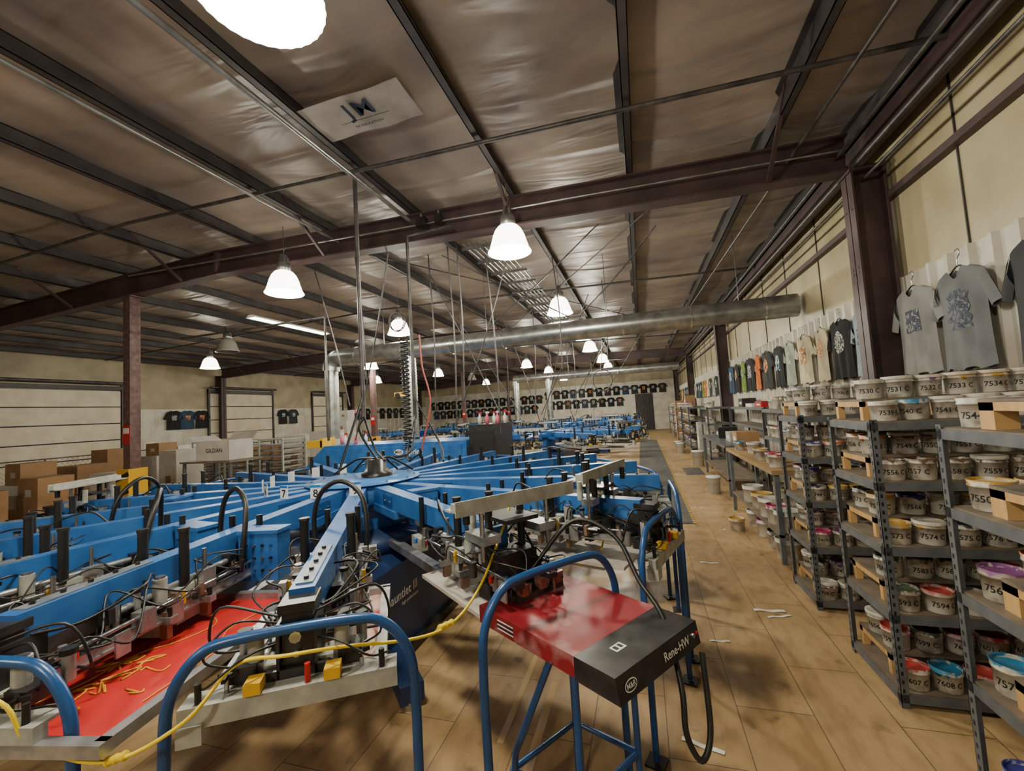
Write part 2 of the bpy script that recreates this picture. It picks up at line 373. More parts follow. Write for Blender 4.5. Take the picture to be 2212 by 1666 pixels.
# ceiling label
mb=MB(); zc=4.95; n=14; vs=[]
for i in range(n+1):
    for j in range(5):
        x=-3.02+1.15*i/n; vs.append((x,3.18+.5*j/4,zc+.008*math.sin(x*9)+.004*math.sin(j*2+i)))
mb.add(vs,[(i*5+j,i*5+j+1,i*5+j+6,i*5+j+5) for i in range(n) for j in range(4)],LABELC,True)
LN=mat('label_navy',(34,42,66),.5)
for ch,xo in (('J',-.1),('M',.07)):
    vv,ff=text_geo(ch,.015); mb.add([(-2.42+xo+a*.28,3.36-b*.26,zc-.018) for a,b in vv],ff,LN)
mb.box(-2.7,-2.14,3.478,3.482,zc-.02,zc-.018,TXTB)
mb.text('R8 INSULATION',.045,(-2.42,3.56,zc-.018),(1,0,0),(0,-1,0),TXTB)
tag(mb.obj('ceiling_label'),'white printed insulation label on the ceiling','label')

# ---------------------------------------------------------------- lamps
def lamp_proto(lit):
    g='high bay lamps'
    r=thing('high_bay_lamp','glowing glass high-bay lamp hanging from the roof' if lit else 'unlit grey high-bay lamp hanging from the roof','lamp',(0,0,0),0,g)
    mb=MB(); mb.lathe([(.0,.47),(.055,.46),(.06,.34),(.1,.33),(.1,.22),(.085,.2)],GALV,n=16)
    mb.box(-.05,.05,-.05,.05,.3,.42,GALV); mb.obj('ballast_housing',r)
    mb=MB(); mb.lathe([(.085,.21),(.13,.19),(.17,.14),(.2,.07),(.225,-.02),(.25,-.1),(.275,-.14),(.262,-.14),(.235,-.09),(.2,.0),(.16,.1),(.08,.18)],LAMPM if lit else LAMPOFF,n=64,rib=.015); mb.obj('lamp_shade',r)
    mb=MB(); mb.tube([(0,0,.46),(0,.0,.52),(.02,0,.56),(0,0,.62),(0,0,.92)],.006,STEEL,n=5); mb.obj('hook_rod',r)
    return r
L1=lamp_proto(True); L0=lamp_proto(False)
lit=[(-1.5,1.4),(-1.45,5.05),(-1.5,8.8),(-1.6,15.2),(-1.5,19.3),(-1.55,23.2),(-1.5,12.4),(-5.1,5.1),(-5.4,8.8),(-4.9,18.7),(-4.7,22.6),(-9.9,14),(-9.5,18.9),(-13.3,10.2),(-13.4,19.4),(-1.5,27),(-1.5,-2.4),(-5.2,-2.4),(-5.0,29),(-10,27)]
first=True
def lamp_light(x,y,z,e):
    l=bpy.data.lights.new('bulb','POINT'); l.energy=e; l.color=(1,.945,.77); l.shadow_soft_size=.12
    o=bpy.data.objects.new('bulb_light',l); COL.objects.link(o); o.location=(x,y,z-.2)
for x,y in lit:
    z=4.08 if y!=1.4 else 3.98
    if first: L1.location=(x,y,z); first=False
    else: dup(L1,(x,y,z))
    lamp_light(x,y,z,255 if x>-6 else 150)
L0.location=(-10.2,8.3,4.08)
dup(L0,(-9.4,23,4.1)); 
# fluorescent
def strip(x,y0,y1,z,m,lab):
    r=thing('strip_light',lab,'light',(x,(y0+y1)/2,z)); h=(y1-y0)/2
    mb=MB(); mb.add([(-.13,-h,0),(-.05,-h,.06),(.05,-h,.06),(.13,-h,0),(-.13,h,0),(-.05,h,.06),(.05,h,.06),(.13,h,0)],[(0,4,5,1),(1,5,6,2),(2,6,7,3),(0,1,2,3),(4,7,6,5)],WHITE); mb.obj('reflector',r)
    for d in (-.05,.05): mb=MB(); mb.cyl((d,-h+.03,.005),(d,h-.03,.005),.018,m); mb.obj('tube',r)
    for yy in (-h+.2,h-.2): mb=MB(); mb.cyl((0,yy,.05),(0,yy,raf(x)+.55-z),.004,STEEL,n=5); mb.obj('hanger_wire',r)
strip(-7.6,6.7,8.9,4.2,TUBEM,'lit fluorescent strip light on wires')
strip(-7.6,10.2,12.4,4.2,LAMPOFF,'unlit fluorescent strip light on wires')

# ---------------------------------------------------------------- ducts
mb=MB()
mb.cyl((2.69,8.3,3.45),(-6.75,8.3,3.45),.2,GALV,n=28)
for x in (2.2,1.0,-.2,-1.4,-2.6,-3.8,-5.0,-6.2): mb.cyl((x,8.3,3.45),(x-.03,8.3,3.45),.207,CHROME,n=28)
mb.tube([(-6.7,8.3,3.45),(-6.86,8.3,3.42),(-6.95,8.3,3.3),(-6.97,8.3,3.15)],.19,GALV,n=24)
mb.cyl((-6.97,8.3,3.2),(-6.97,8.3,1.55),.15,GALV,n=24)
mb.cyl((-4.85,8.3,3.35),(-4.85,8.3,1.5),.13,CHROME,n=24)
for k in range(26): mb.cyl((-4.85,8.3,1.55+.068*k),(-4.85,8.3,1.57+.068*k),.138,GALV,n=20)
tag(mb.obj('exhaust_duct'),'long round galvanised exhaust duct with vertical drops','duct')
for xx in (-5.5,-3,-.5,1.8):
    pipe('duct_hanger',[(xx,8.3,3.64),(xx,8.3,raf(xx)+.5)],.006,STEEL,'thin wire holding up the duct','wire','duct hangers')
mb=MB(); mb.cyl((1.9,21.9,3.7),(-6.5,21.9,3.7),.2,GALV,n=20); mb.cyl((-4.6,21.9,3.6),(-4.6,21.9,1.4),.16,GALV,n=16); mb.cyl((-6.4,21.9,3.6),(-6.4,21.9,1.4),.16,GALV,n=16)
tag(mb.obj('exhaust_duct'),'round galvanised exhaust duct over distant machines','duct')
# ---------------------------------------------------------------- press
NA=18; HUB=(-2.78,3.74); A0=-58.0
def arm_geo(mb,v):
    xe=2.88 if v!='D' else 2.55
    mb.add([(.4,-.062,1.14),(xe,-.045,1.18),(xe,.045,1.18),(.4,.062,1.14),(.4,-.062,1.3),(xe,-.045,1.3),(xe,.045,1.3),(.4,.062,1.3)],
       [(0,3,2,1),(4,5,6,7),(0,1,5,4),(1,2,6,5),(2,3,7,6),(3,0,4,7)],BLUE)
    mb.box(1.4,xe,-.026,.026,1.11,1.19,SILVER)
    mb.box(.55,1.1,-.08,.08,1.1,1.16,BLUE)
    if v in 'AD':
        mb.box(2.35,xe-.04,-.03,.03,1.3,1.306,DSTEEL)
        for i in range(5): mb.cyl((2.4+.1*i,0,1.306),(2.4+.1*i,0,1.318),.01,BLACKM,n=6)
    for s in (-1,1):
        mb.box(.8,1.0,s*.063-.004,s*.063+.004,1.18,1.27,BLUED)
        for x in (.84,.96): mb.cyl((x,s*.064,1.22),(x,s*.074,1.22),.01,STEEL,n=6)
def rail_geo(mb,v):
    for s in (-1,1):
        mb.box(1.75,2.95,s*.13-.018,s*.13+.018,1.06,1.095,SILVER); mb.box(1.75,2.95,s*.13-.028,s*.13+.028,1.055,1.065,SILVER)
    mb.box(1.72,1.78,-.2,.2,1.03,1.11,GREYP); mb.box(2.85,2.95,-.15,.15,1.03,1.08,GREYP)
def head_geo(mb,v):
    mb.box(1.6,2.5,-.03,.03,1.07,1.13,BLACKM); mb.box(2.1,2.5,-.09,.09,1.09,1.17,BLACKM)
    for s in (-1,1):
        mb.box(2.2,2.34,s*.1-.035,s*.1+.035,1.0,1.16,GREYP)
        mb.cyl((2.27,s*.11,1.16),(2.27,s*.11,1.42),.022,BLACK,n=12)
        mb.cyl((2.27,s*.11,1.42),(2.27,s*.11,1.435),.026,BLACKM,n=12)
        mb.cyl((2.4,s*.11,1.13),(2.4,s*.11,1.24),.028,GREYP,n=14); mb.cyl((2.4,s*.11,1.24),(2.4,s*.11,1.25),.022,STEEL,n=12)
        mb.cyl((2.16,s*.12,1.06),(2.16,s*.12,1.3),.01,STEEL,n=8)
        mb.box(2.12,2.2,s*.13-.02,s*.13+.02,1.1,1.2,SILVER)
        mb.cyl((2.5,s*.1,1.1),(2.5,s*.1,1.22),.014,SILVER,n=8); mb.cyl((2.5,s*.1,1.22),(2.5,s*.1,1.235),.02,BLACK,n=8)
        mb.cyl((2.34,s*.17,1.1),(2.34,s*.17,1.16),.01,YEL,n=8)
        mb.box(2.5,2.56,s*.07-.02,s*.07+.02,1.02,1.14,BLACKM)
        for x in (2.2,2.42):
            mb.box(x-.012,x+.012,s*.16-.02,s*.16+.02,.985,1.1,BRASS)
    for x in (2.2,2.42):
        mb.box(x-.02,x+.02,-.2,.2,1.05,1.08,SILVER); mb.box(x-.008,x+.008,-.17,.17,.99,1.05,GREYP)
        for s in (-1,1): mb.cyl((x,s*.18,1.08),(x,s*.18,1.12),.012,BLACK,n=8)
    mb.box(1.6,1.8,-.09,.09,1.09,1.15,BLACKM)
    for s in (-1,1): mb.cyl((1.7,s*.09,1.14),(1.7,s*.09,1.36),.018,BLACK,n=10); mb.box(1.62,1.78,s*.11-.03,s*.11+.02,1.02,1.1,GREYP)
    if v in 'BD':
        q=.1 if v=='D' else 0
        mb.box(2.6+q,2.64+q,-.36,.36,1.46,1.5,GREYP); mb.box(2.64+q,2.65+q,-.36,.36,1.44,1.51,GREYP); mb.box(2.54+q,2.6+q,-.36,.36,1.455,1.465,GREYP)
        mb.box(2.5,2.66+q,-.1,.1,1.36,1.38,BLACKM)
        for s in (-1,1):
            mb.cyl((2.6,s*.1,1.14),(2.6,s*.1,1.46),.02,BLACK,n=10); mb.cyl((2.6+q,s*.2,1.2),(2.6+q,s*.2,1.46),.012,STEEL,n=8)
            mb.box(2.56,2.64+q,s*.17-.05,s*.17+.05,1.28,1.32,SILVER)
            mb.cyl((2.66,s*.26,1.38),(2.66,s*.26,1.46),.018,BLACK,n=8)
            mb.cyl((2.52,s*.15,1.3),(2.52,s*.15,1.42),.02,GREYP,n=10)
        mb.box(2.55,2.7,-.12,.12,1.1,1.2,BLACKM)
def end_geo(mb,v):
    mb.box(2.86,2.96,-.05,.05,1.04,1.25,BLACKM); mb.box(2.84,2.97,-.06,.06,1.25,1.28,BLACKM)
    for s in (-1,1): mb.box(2.8,2.98,s*.06-.005,s*.06+.005,1.02,1.22,BLACKM)
    mb.box(2.84,2.98,-.1,.1,1.02,1.07,BLACKM)
    mb.cyl((2.96,0,1.18),(3.0,0,1.18),.02,STEEL,n=8); mb.cyl((2.96,0,1.12),(2.99,0,1.12),.012,STEEL,n=8)
    mb.box(3.0,3.04,-.33,.33,.975,1.04,GREYP); mb.box(2.95,3.0,-.33,.33,1.03,1.04,GREYP)
    mb.box(2.98,3.05,-.33,-.26,.93,.99,GREYP)
    for s in (-1,1):
        mb.box(2.99,3.05,s*.12-.025,s*.12+.025,1.045,1.08,YEL); mb.box(2.88,2.97,s*.17-.04,s*.17+.04,1.05,1.1,BLACKM)
        mb.cyl((2.93,s*.14,1.1),(2.93,s*.14,1.19),.026,GREYP,n=12); mb.cyl((2.93,s*.14,1.19),(2.93,s*.14,1.195),.02,STEEL,n=12)
        mb.cyl((2.84,s*.2,1.06),(2.84,s*.2,1.15),.02,SILVER,n=12); mb.cyl((2.84,s*.2,1.15),(2.84,s*.2,1.17),.026,BLACK,n=10)
        mb.cyl((3.02,s*.28,1.04),(3.02,s*.28,1.1),.01,BLACK,n=8)
        for a in range(3): mb.bar((2.99,s*.21,1.09),(2.99+.03*math.cos(a*2.1),s*.21+.03*math.sin(a*2.1),1.09),.012,.014,BLACK)
        mb.cyl((2.99,s*.21,1.04),(2.99,s*.21,1.09),.008,STEEL,n=6)
        mb.tube([(2.95,s*.06,1.24),(2.9,s*.26,1.28),(2.85,s*.3,1.12),(2.8,s*.18,1.08)],.005,BLACK,n=5)
        mb.tube([(2.92,s*.05,1.2),(2.95,s*.2,1.24),(2.98,s*.28,1.15),(2.93,s*.2,1.08)],.004,BLACK,n=5)
        mb.tube([(2.94,s*.04,1.15),(3.03,s*.14,1.16),(3.05,s*.24,1.1),(2.95,s*.3,1.05)],.004,BLACK,n=5)
    mb.cyl((3.02,.04,1.04),(3.02,.04,1.1),.01,RED,n=8)
def hose_geo(mb,v):
    mb.tube([(1.72,-.15,1.08),(1.7,-.17,1.3),(1.72,-.12,1.47),(1.78,.0,1.54),(1.86,.12,1.47),(1.92,.16,1.32),(1.95,.15,1.1)],.015,BLACK,n=8)
    mb.tube([(1.95,.15,1.12),(2.1,.16,1.18),(2.2,-.16,1.32),(2.3,-.14,1.2),(2.5,.15,1.26),(2.7,.1,1.2),(2.85,.06,1.22)],.006,BLACK,n=5)
def smallhose_geo(mb,v):
    mb.tube([(1.9,-.05,1.29),(2.0,-.1,1.38),(2.2,-.16,1.32),(2.3,-.1,1.2),(2.4,.1,1.2),(2.5,.15,1.28),(2.7,.1,1.2)],.007,BLACK,n=5)
def greeble_geo(mb,seed):
    random.seed(seed); rr=random.uniform
    for s in (-1,1):
        mb.box(1.8,2.85,s*.1-.025,s*.1+.025,1.085,1.11,BLACKM)
        mb.cyl((1.85,s*.15,1.13),(2.85,s*.15,1.13),.009,STEEL,n=8)
        mb.cyl((1.95,s*.085,1.17),(2.6,s*.085,1.17),.016,SILVER,n=10)
        for x in (1.95,2.6): mb.box(x-.025,x+.025,s*.085-.024,s*.085+.024,1.14,1.2,BLACKM)
        for i in range(20):
            x=rr(1.82,2.84); y=s*rr(.07,.21); z=1.1
            k=random.randrange(6)
            if k==0: mb.cyl((x,y,z),(x,y,z+rr(.04,.12)),rr(.008,.02),random.choice((SILVER,STEEL,BLACKM)),n=9)
            elif k==1: a=rr(.015,.035); mb.box(x-a,x+a,y-a*.7,y+a*.7,z-.03,z+rr(.02,.07),random.choice((BLACKM,GREYP,SILVER)))
            elif k==2: mb.cyl((x,y,z+.03),(x+.08,y,z+.03),.008,STEEL,n=8); mb.box(x-.01,x+.01,y-.015,y+.015,z-.01,z+.05,BRASS)
            elif k==3: mb.cyl((x,y,z),(x,y,z+.05),.005,STEEL,n=6); mb.cyl((x,y,z+.05),(x,y,z+.07),.016,BLACK,n=7)
            elif k==4: mb.box(x-.03,x+.03,y-.004,y+.004,z-.06,z+.03,SILVER)
            else: mb.cyl((x,y,z),(x,y,z+.03),.012,random.choice((YEL,CLEAR,RED,BLACK,BLACKM)),n=8)
        for q in range(3):
            p=[(2.85+.03*q,s*.08,1.12+.03*q)]
            for i in range(6): p.append((2.75-.14*i+rr(-.04,.04),s*rr(.04,.26),rr(1.09,1.28)))
            mb.tube(p,.0042,BLACK,n=5)
def screen_geo(mb,m,ink=True,w=.31,x0=1.85,x1=2.95,yo=0,z=.975):
    for s in (-1,1): mb.box(x0,x1,yo+s*w-.02,yo+s*w+.02,z,z+.04,SILVER)
    for x in (x0,x1): mb.box(x-.02,x+.02,yo-w-.02,yo+w+.02,z,z+.04,SILVER)
    mb.box(x0,x1,yo-w,yo+w,z+.004,z+.007,m)
    if ink:
        random.seed(3); rr=random.uniform
        for k in range(16):
            x=rr(2.45,2.9); y=yo+rr(-.16,.16); p=[]
            for i in range(5): p.append((x+rr(-.05,.05),y+rr(-.05,.05),z+.009))
            mb.tube(p,.004,GOLD,n=4,sub=4)
        mb.tube([(2.15,yo-.05,z+.009),(2.25,yo+.05,z+.009),(2.4,yo+.0,z+.009),(2.5,yo-.1,z+.009),(2.7,yo-.12,z+.009),(2.85,yo-.2,z+.009)],.003,GOLD,n=4)
        mb.tube([(2.1,yo+.2,z+.009),(2.3,yo+.16,z+.009),(2.5,yo+.25,z+.009),(2.8,yo+.24,z+.009)],.003,GOLD,n=4)
def hoop_geo(mb):
    w=.39;r=2.98
    mb.tube([(r,-w,.02),(r,-w,.5),(r,-w,.9),(r,-w+.02,1.06),(r,-w+.1,1.17),(r,-w+.22,1.2),(r,w-.22,1.2),(r,w-.1,1.17),(r,w-.02,1.06),(r,w,.9),(r,w,.5),(r,w,.02)],.018,BLUED,n=14)
    for s in (-1,1): mb.box(r-.05,r+.05,s*w-.05,s*w+.05,0,.012,BLACKM)
def pallet_geo(mb):
    mb.box(1.9,2.8,-.19,.19,.9,.92,PALLET); mb.box(.8,2.6,-.035,.035,.82,.88,SILVER); mb.box(2.0,2.5,-.07,.07,.875,.9,BLACKM)
def base_geo(mb):
    mb.box(-.82,.82,-1.02,1.02,.08,.74,NAVY); mb.box(-.86,.86,-1.05,1.05,0,.08,BLACKM)
    mb.lathe([(.0,.74),(.75,.74),(.8,.8),(.8,.88),(.0,.9)],NAVY,n=32)
    for k in range(4):
        a=math.radians(45+90*k); c,s=math.cos(a),math.sin(a)
        mb.bar((c*.9,s*.9,.1),(c*1.7,s*1.7,.1),.16,.12,NAVY); mb.cyl((c*1.65,s*1.65,0),(c*1.65,s*1.65,.05),.06,STEEL)
    mb.cyl((0,0,.88),(0,0,1.2),.4,BLUE,n=28)
def hub_geo(mb):
    mb.lathe([(0,1.12),(.5,1.12),(.52,1.14),(.52,1.3),(.5,1.31),(0,1.312)],BLUE,n=36)
    mb.lathe([(.5,1.312),(.56,1.314),(.56,1.322),(0,1.324)],mat('hub_cover_blue',(64,124,190),.3),n=36)
    for k in range(12):
        a=2*math.pi*k/12; mb.cyl((.5*math.cos(a),.5*math.sin(a),1.32),(.5*math.cos(a),.5*math.sin(a),1.335),.012,STEEL,n=8)
    mb.lathe([(.16,1.32),(.16,1.36),(.1,1.38),(.1,1.5),(0,1.5)],BLACKM,n=20,c=(.05,.15,0))
    for k in range(5):
        a=1.0+.5*k; c,s=math.cos(a),math.sin(a)
        mb.tube([(0.05+.05*c,.15+.05*s,1.5),(.2*c,.15+.2*s,1.5),(.38*c,.15+.3*s,1.42),(.52*c,.1+.46*s,1.34)],.012,BLACK,n=6)
def rotM(a): return Matrix.Rotation(math.radians(a),4,'Z')
press=thing('screen_printing_press','large blue rotary screen printing press with many radial arms','machine',(HUB[0],HUB[1],0))
mb=MB(); base_geo(mb)
mb.text('Gauntlet III',.105,(.825,-.68,.5),(0,1,0),(0,0,1),TXTW); mb.text('high performance',.036,(.825,-.56,.425),(0,1,0),(0,0,1),TXTW)
o=mb.obj('base',press)
mb=MB(); hub_geo(mb); mb.obj('hub',press)
def shared(fn,*a):
    mb=MB(); fn(mb,*a); return take(mb)
MEs={}
def gm(nm,v):
    if (nm,v) not in MEs:
        MEs[(nm,v)]=shared({'beam':arm_geo,'rail':rail_geo,'print_head':head_geo,'end_bracket':end_geo,'hose':hose_geo,'smallhose':smallhose_geo,'mech':greeble_geo}[nm],v)
    return MEs[(nm,v)]
MS={-1:shared(screen_geo,REDMESH,True,.33,1.95,3.02,.2,.95),0:shared(screen_geo,PINKMESH,False,.27,2.2,2.95),9:shared(screen_geo,mat('grey_mesh',(150,148,134),.5),False)}
MH=shared(hoop_geo); MP=shared(pallet_geo)
def part(name,me,parent,rot=0):
    o=bpy.data.objects.new(name,me); COL.objects.link(o); o.parent=parent; o.rotation_euler=(0,0,math.radians(rot)); return o
nums={0:'9',-1:'8',-2:'7',-3:'6',-4:'5',-5:'4',-6:'3',-7:'2',-8:'1'}
VAR={0:'A',-1:'A',-2:'A',1:'D',2:'B',-3:'B',-4:'A',-5:'B',-6:'A',3:'A'}
for k in range(-8,10):
    a=A0+20*k; v=VAR.get(k,'C')
    arm=part('print_arm',gm('beam',v),press,a)
    if k!=1: part('guide_rail',gm('rail','A'),arm)
    part('print_head',gm('print_head',v),arm)
    if k in (0,-1,-2,-3,2,-5): part('end_bracket',gm('end_bracket','A'),arm)
    if k in (0,-1,-2,-4): part('hose',gm('hose','A'),arm)
    elif v!='C': part('hose',gm('smallhose','A'),arm)
    if k in (0,-1,-2,-3,1,2,3,-5): part('valve_assembly',gm('mech',abs(k)%3+(10 if k==0 else 0)),arm)
    if k in (-1,0): part('screen_frame',MS[k],arm)
    elif k in (-3,5,-6): part('screen_frame',MS[9],arm)
    if k!=0: part('pallet',MP,press,a)
    part('guard_hoop',MH,press,a)
    if k in nums:
        mb=MB(); mb.box(.9,.905,-.045,.045,1.29,1.41,WHITE); mb.text(nums[k],.09,(.908,0,1.34),(0,1,0),(0,0,1),TXTB); mb.box(.905,.907,-.045,.045,1.39,1.41,CLEAR); mb.obj('number_tag',arm)
    if k in (-1,-2,1,-5):
        mb=MB()
        x0,x1,y0,y1=(1.62,1.74,.08,.33) if k!=1 else (1.0,1.12,.08,.3)
        if k==-1: x0,x1,y0,y1=1.75,1.87,.08,.32
        mb.box(x0,x1,y0,y1,1.02,1.3,BLUE); mb.box(x0-.01,x1+.006,y0-.008,y1+.008,1.285,1.305,BLUE)
        for i in range(4):
            for j in range(3): mb.cyl((x1,y0+.05+.05*i,1.08+.07*j),(x1+.01,y0+.05+.05*i,1.08+.07*j),.008,(BLACK,BLUED,BLACKM,STEEL)[(i+j)%4],n=8)
        mb.obj('control_box',arm)
# distant presses, one mesh each
def far_press():
    mb=MB(); base_geo(mb); hub_geo(mb)
    for k in range(12):
        mb.M=rotM(30*k+7); v='B' if k%2 else 'A'
        arm_geo(mb,v); rail_geo(mb,v); head_geo(mb,v); end_geo(mb,v); pallet_geo(mb)
        mb.box(2.9,2.94,-.08,.08,1.16,1.22,YEL); mb.box(1.2,1.9,-.12,.12,1.18,1.3,BLUE)
        if k%2==0: screen_geo(mb,MATS['grey_mesh'],False)
    mb.M=Matrix.Identity(4)
    return mb
fp=far_press().obj('screen_printing_press',None,(-2.9,12.3,0)); tag(fp,'blue rotary screen printing press further down the hall','machine','distant printing presses')
for p,r in (((-2.9,18.6,0),.3),((-3.0,25.2,0),.5),((-10.8,19.0,0),.2),((-10.8,28,0),.2)):
    c=fp.copy(); COL.objects.link(c); c.location=p; c.rotation_euler=(0,0,r)
random.seed(11)
# flash dryer
fd=thing('flash_dryer','red and black flash curing unit on dark blue tubular stand','machine',(-.325,1.915,0),math.radians(-33.5))
mb=MB(); mb.box(-.4,.2,-.27,.27,.922,1.0,REDENAM)
for k in range(5): mb.box(-.26,-.15,-.272,-.2699,.94+.009*k,.945+.009*k,BLACK if k%2 else WHITE)
for k in range(3): mb.cyl((-.32+.2*k,-.27,.93),(-.32+.2*k,-.275,.93),.006,STEEL,n=6)
mb.obj('heater_housing',fd,bevel=.005)
mb=MB(); mb.add([(.2,-.27,.915),(.4,-.27,.915),(.4,.27,.915),(.2,.27,.915),(.2,-.27,1.0),(.385,-.27,1.0),(.385,.27,1.0),(.2,.27,1.0)],[(0,3,2,1),(4,5,6,7),(0,1,5,4),(1,2,6,5),(2,3,7,6),(3,0,4,7)],BLACKM)
mb.text('Rene-HW',.044,(.3955,.1,.956),(0,1,0),(-.2,0,1),TXTW)
def ell(cx,cy,cz,a,b,n=24): return [(cx-.2*(b*math.sin(2*math.pi*i/n)),cy+a*math.cos(2*math.pi*i/n),cz+b*math.sin(2*math.pi*i/n)) for i in range(n)]
mb.add(ell(.3955,-.2,.955,.034,.02),[list(range(24))],TXTW); mb.add(ell(.396,-.2,.955,.03,.016),[list(range(24))],TXTB)
mb.text('M&R',.025,(.3966,-.2,.955),(0,1,0),(-.2,0,1),TXTW)
mb.add([(.26,-.14,1.001),(.298,-.14,1.001),(.298,-.08,1.001),(.26,-.08,1.001)],[(0,1,2,3)],TXTW); mb.box(.267,.29,-.132,-.115,1.0015,1.002,TXTB); mb.box(.267,.29,-.105,-.09,1.0015,1.002,TXTB)
mb.cyl((.39,.22,.962),(.402,.22,.962),.01,STEEL); mb.cyl((.39,.25,.962),(.4,.25,.962),.006,RED)
mb.obj('control_end',fd,bevel=.004)
mb=MB(); 
mb.tube([(.1,-.17,.92),(.1,-.17,.02)],.015,BLUED,spline=False,n=10); mb.tube([(.1,.2,.92),(.1,.2,.02)],.015,BLUED,spline=False,n=10)
mb.tube([(.02,-.2,.92),(-.22,-.24,.42),(-.3,-.22,.1),(-.3,-.22,.02)],.015,BLUED,n=10,spline=False)
mb.tube([(-.28,-.22,.3),(.1,-.17,.36)],.014,BLUED,spline=False,n=10); mb.tube([(.1,-.17,.36),(.1,.2,.36)],.014,BLUED,spline=False,n=10)
mb.tube([(-.28,-.22,.3),(-.28,.2,.3),(.1,.2,.36)],.014,BLUED,spline=False,n=10); mb.tube([(-.28,.2,.92),(-.28,.2,.02)],.015,BLUED,spline=False)
for p in ((.1,-.17),(.1,.2),(-.3,-.22),(-.28,.2)): mb.cyl((p[0],p[1],0),(p[0],p[1],.03),.03,BLACK)
mb.obj('stand',fd)
mb=MB(); mb.box(-.46,-.26,-.14,.16,1.0,1.03,BLACKM); mb.box(-.42,-.34,-.1,.08,1.03,1.09,BLACKM); mb.box(-.5,-.4,-.2,-.1,.99,1.06,BLACKM); mb.box(-.5,-.3,.12,.2,1.0,1.05,BLACKM)
for s in (-.1,.02,.12): mb.cyl((-.34,s,1.03),(-.34,s,1.11),.016,BLACKM,n=8); mb.box(-.3,-.25,s-.02,s+.02,1.03,1.08,mat('copper_plate',(140,90,80),.4,.4)); mb.cyl((-.28,s+.05,1.03),(-.28,s+.05,1.07),.01,STEEL,n=6)
for i in range(16):
    x=random.uniform(-.48,-.26); y=random.uniform(-.18,.18); mb.cyl((x,y,1.0),(x,y,1.04+random.random()*.06),random.uniform(.006,.014),random.choice((BLACKM,STEEL,SILVER,BRASS)),n=7)
mb.tube([(-.45,-.1,1.08),(-.4,0,1.16),(-.3,.1,1.12),(-.26,.16,1.04)],.006,BLACK,n=5)
mb.obj('clamp',fd)
mb=MB(); mb.tube([(-.34,.02,1.1),(-.22,.22,1.32),(-.02,.3,1.26),(.14,.25,1.1),(.28,.2,1.0),(.4,.1,.82),(.43,.06,.68),(.47,.08,.6),(.48,.14,.68),(.44,.2,.92)],.011,BLACK,n=8); mb.obj('power_cable',fd)

pipe('extension_cord',[(-2.2,.7,1.2),(-1.92,.8,1.13),(-1.85,.84,.99),(-1.63,.91,.92),(-1.39,.97,1.03),(-1.32,1.08,1.14),(-1.16,1.13,1.16),(-1.05,1.26,1.13),(-.9,1.5,1.05),(-.84,1.71,1.02),(-.79,1.91,1.1),(-.74,2.1,1.29),(-.72,2.2,1.4)],.006,YELC,'yellow extension cord draped across the press rails','cable',None,True)
for a,b in (((-1.63,.91,.92),(-1.57,.927,.938)),((-.87,1.62,1.03),(-.845,1.7,1.02))):
    mb=MB(); mb.cyl(a,b,.011,YELC,n=10); a=Vector(a);b=Vector(b)
    for t in (.1,.5,.9): mb.cyl(a.lerp(b,t-.05),a.lerp(b,t+.05),.014,YELC,n=10)
    tag(mb.obj('cord_connector'),'yellow plug connector joining the cord','plug','cord connectors')
pipe('extension_cord',[(-.4,3.2,1.4),(-.3,3.1,1.2),(-.35,3.0,.9),(-.5,2.9,.85)],.006,YELC,'yellow extension cord hanging beside the press','cable',None,True)

# drop pipes & hoses
pipe('drop_pipe',[(-3.0,4.07,4.75),(-3.0,4.07,1.95)],.024,PIPE,'black vertical drop pipe above the press hub','pipe','drop pipes')
pipe('drop_pipe',[(-2.3,5.2,4.52),(-3.0,5.2,4.5),(-3.0,5.2,1.9)],.024,PIPE,'black vertical drop pipe above the press hub','pipe','drop pipes')
pipe('drop_pipe',[(-9.0,6.3,3.85),(-5.4,6.3,3.85),(-5.4,6.3,1.6)],.022,PIPE,'bent black drop pipe beside the press','pipe','drop pipes')
for i,(a,b,sag) in enumerate([((-3.0,4.07,1.95),(-2.7,3.9,1.45),.1),((-3.0,4.07,1.97),(-2.5,3.7,1.5),-.1),((-3.0,5.2,1.9),(-2.8,4.0,1.5),-.2),((-3.0,5.2,1.95),(-2.4,4.2,1.5),-.3),((-3.0,4.07,2.2),(-2.9,3.5,1.4),.0),((-3.0,5.2,2.2),(-2.2,4.4,1.4),-.2)]):
    m=[(a[j]+b[j])/2 for j in range(3)]; m[2]+=sag; m[0]+=.15*((i%3)-1)
    pipe('air_hose',[a,m,b],.013,BLACK,'black air hose feeding the press hub','hose','hub hoses',True)
pts=[(-2.95+.055*math.cos(k*.9),4.9+.055*math.sin(k*.9),3.0-k*.008) for k in range(190)]
mb=MB(); mb.tube(pts+[(-2.9,4.75,1.44),(-2.85,4.6,1.42),(-2.7,4.2,1.45)],.01,BLACK,n=5,spline=False); tag(mb.obj('coiled_hose'),'black coiled air hose hanging over the press','hose')
pipe('air_hose',[(-2.85,5.15,3.05),(-2.8,5.1,2.6),(-2.65,5.0,2.1),(-2.7,4.8,1.5)],.012,mat('red_hose',(150,60,50),.5),'dull red air hose hanging over the press','hose',None,True)
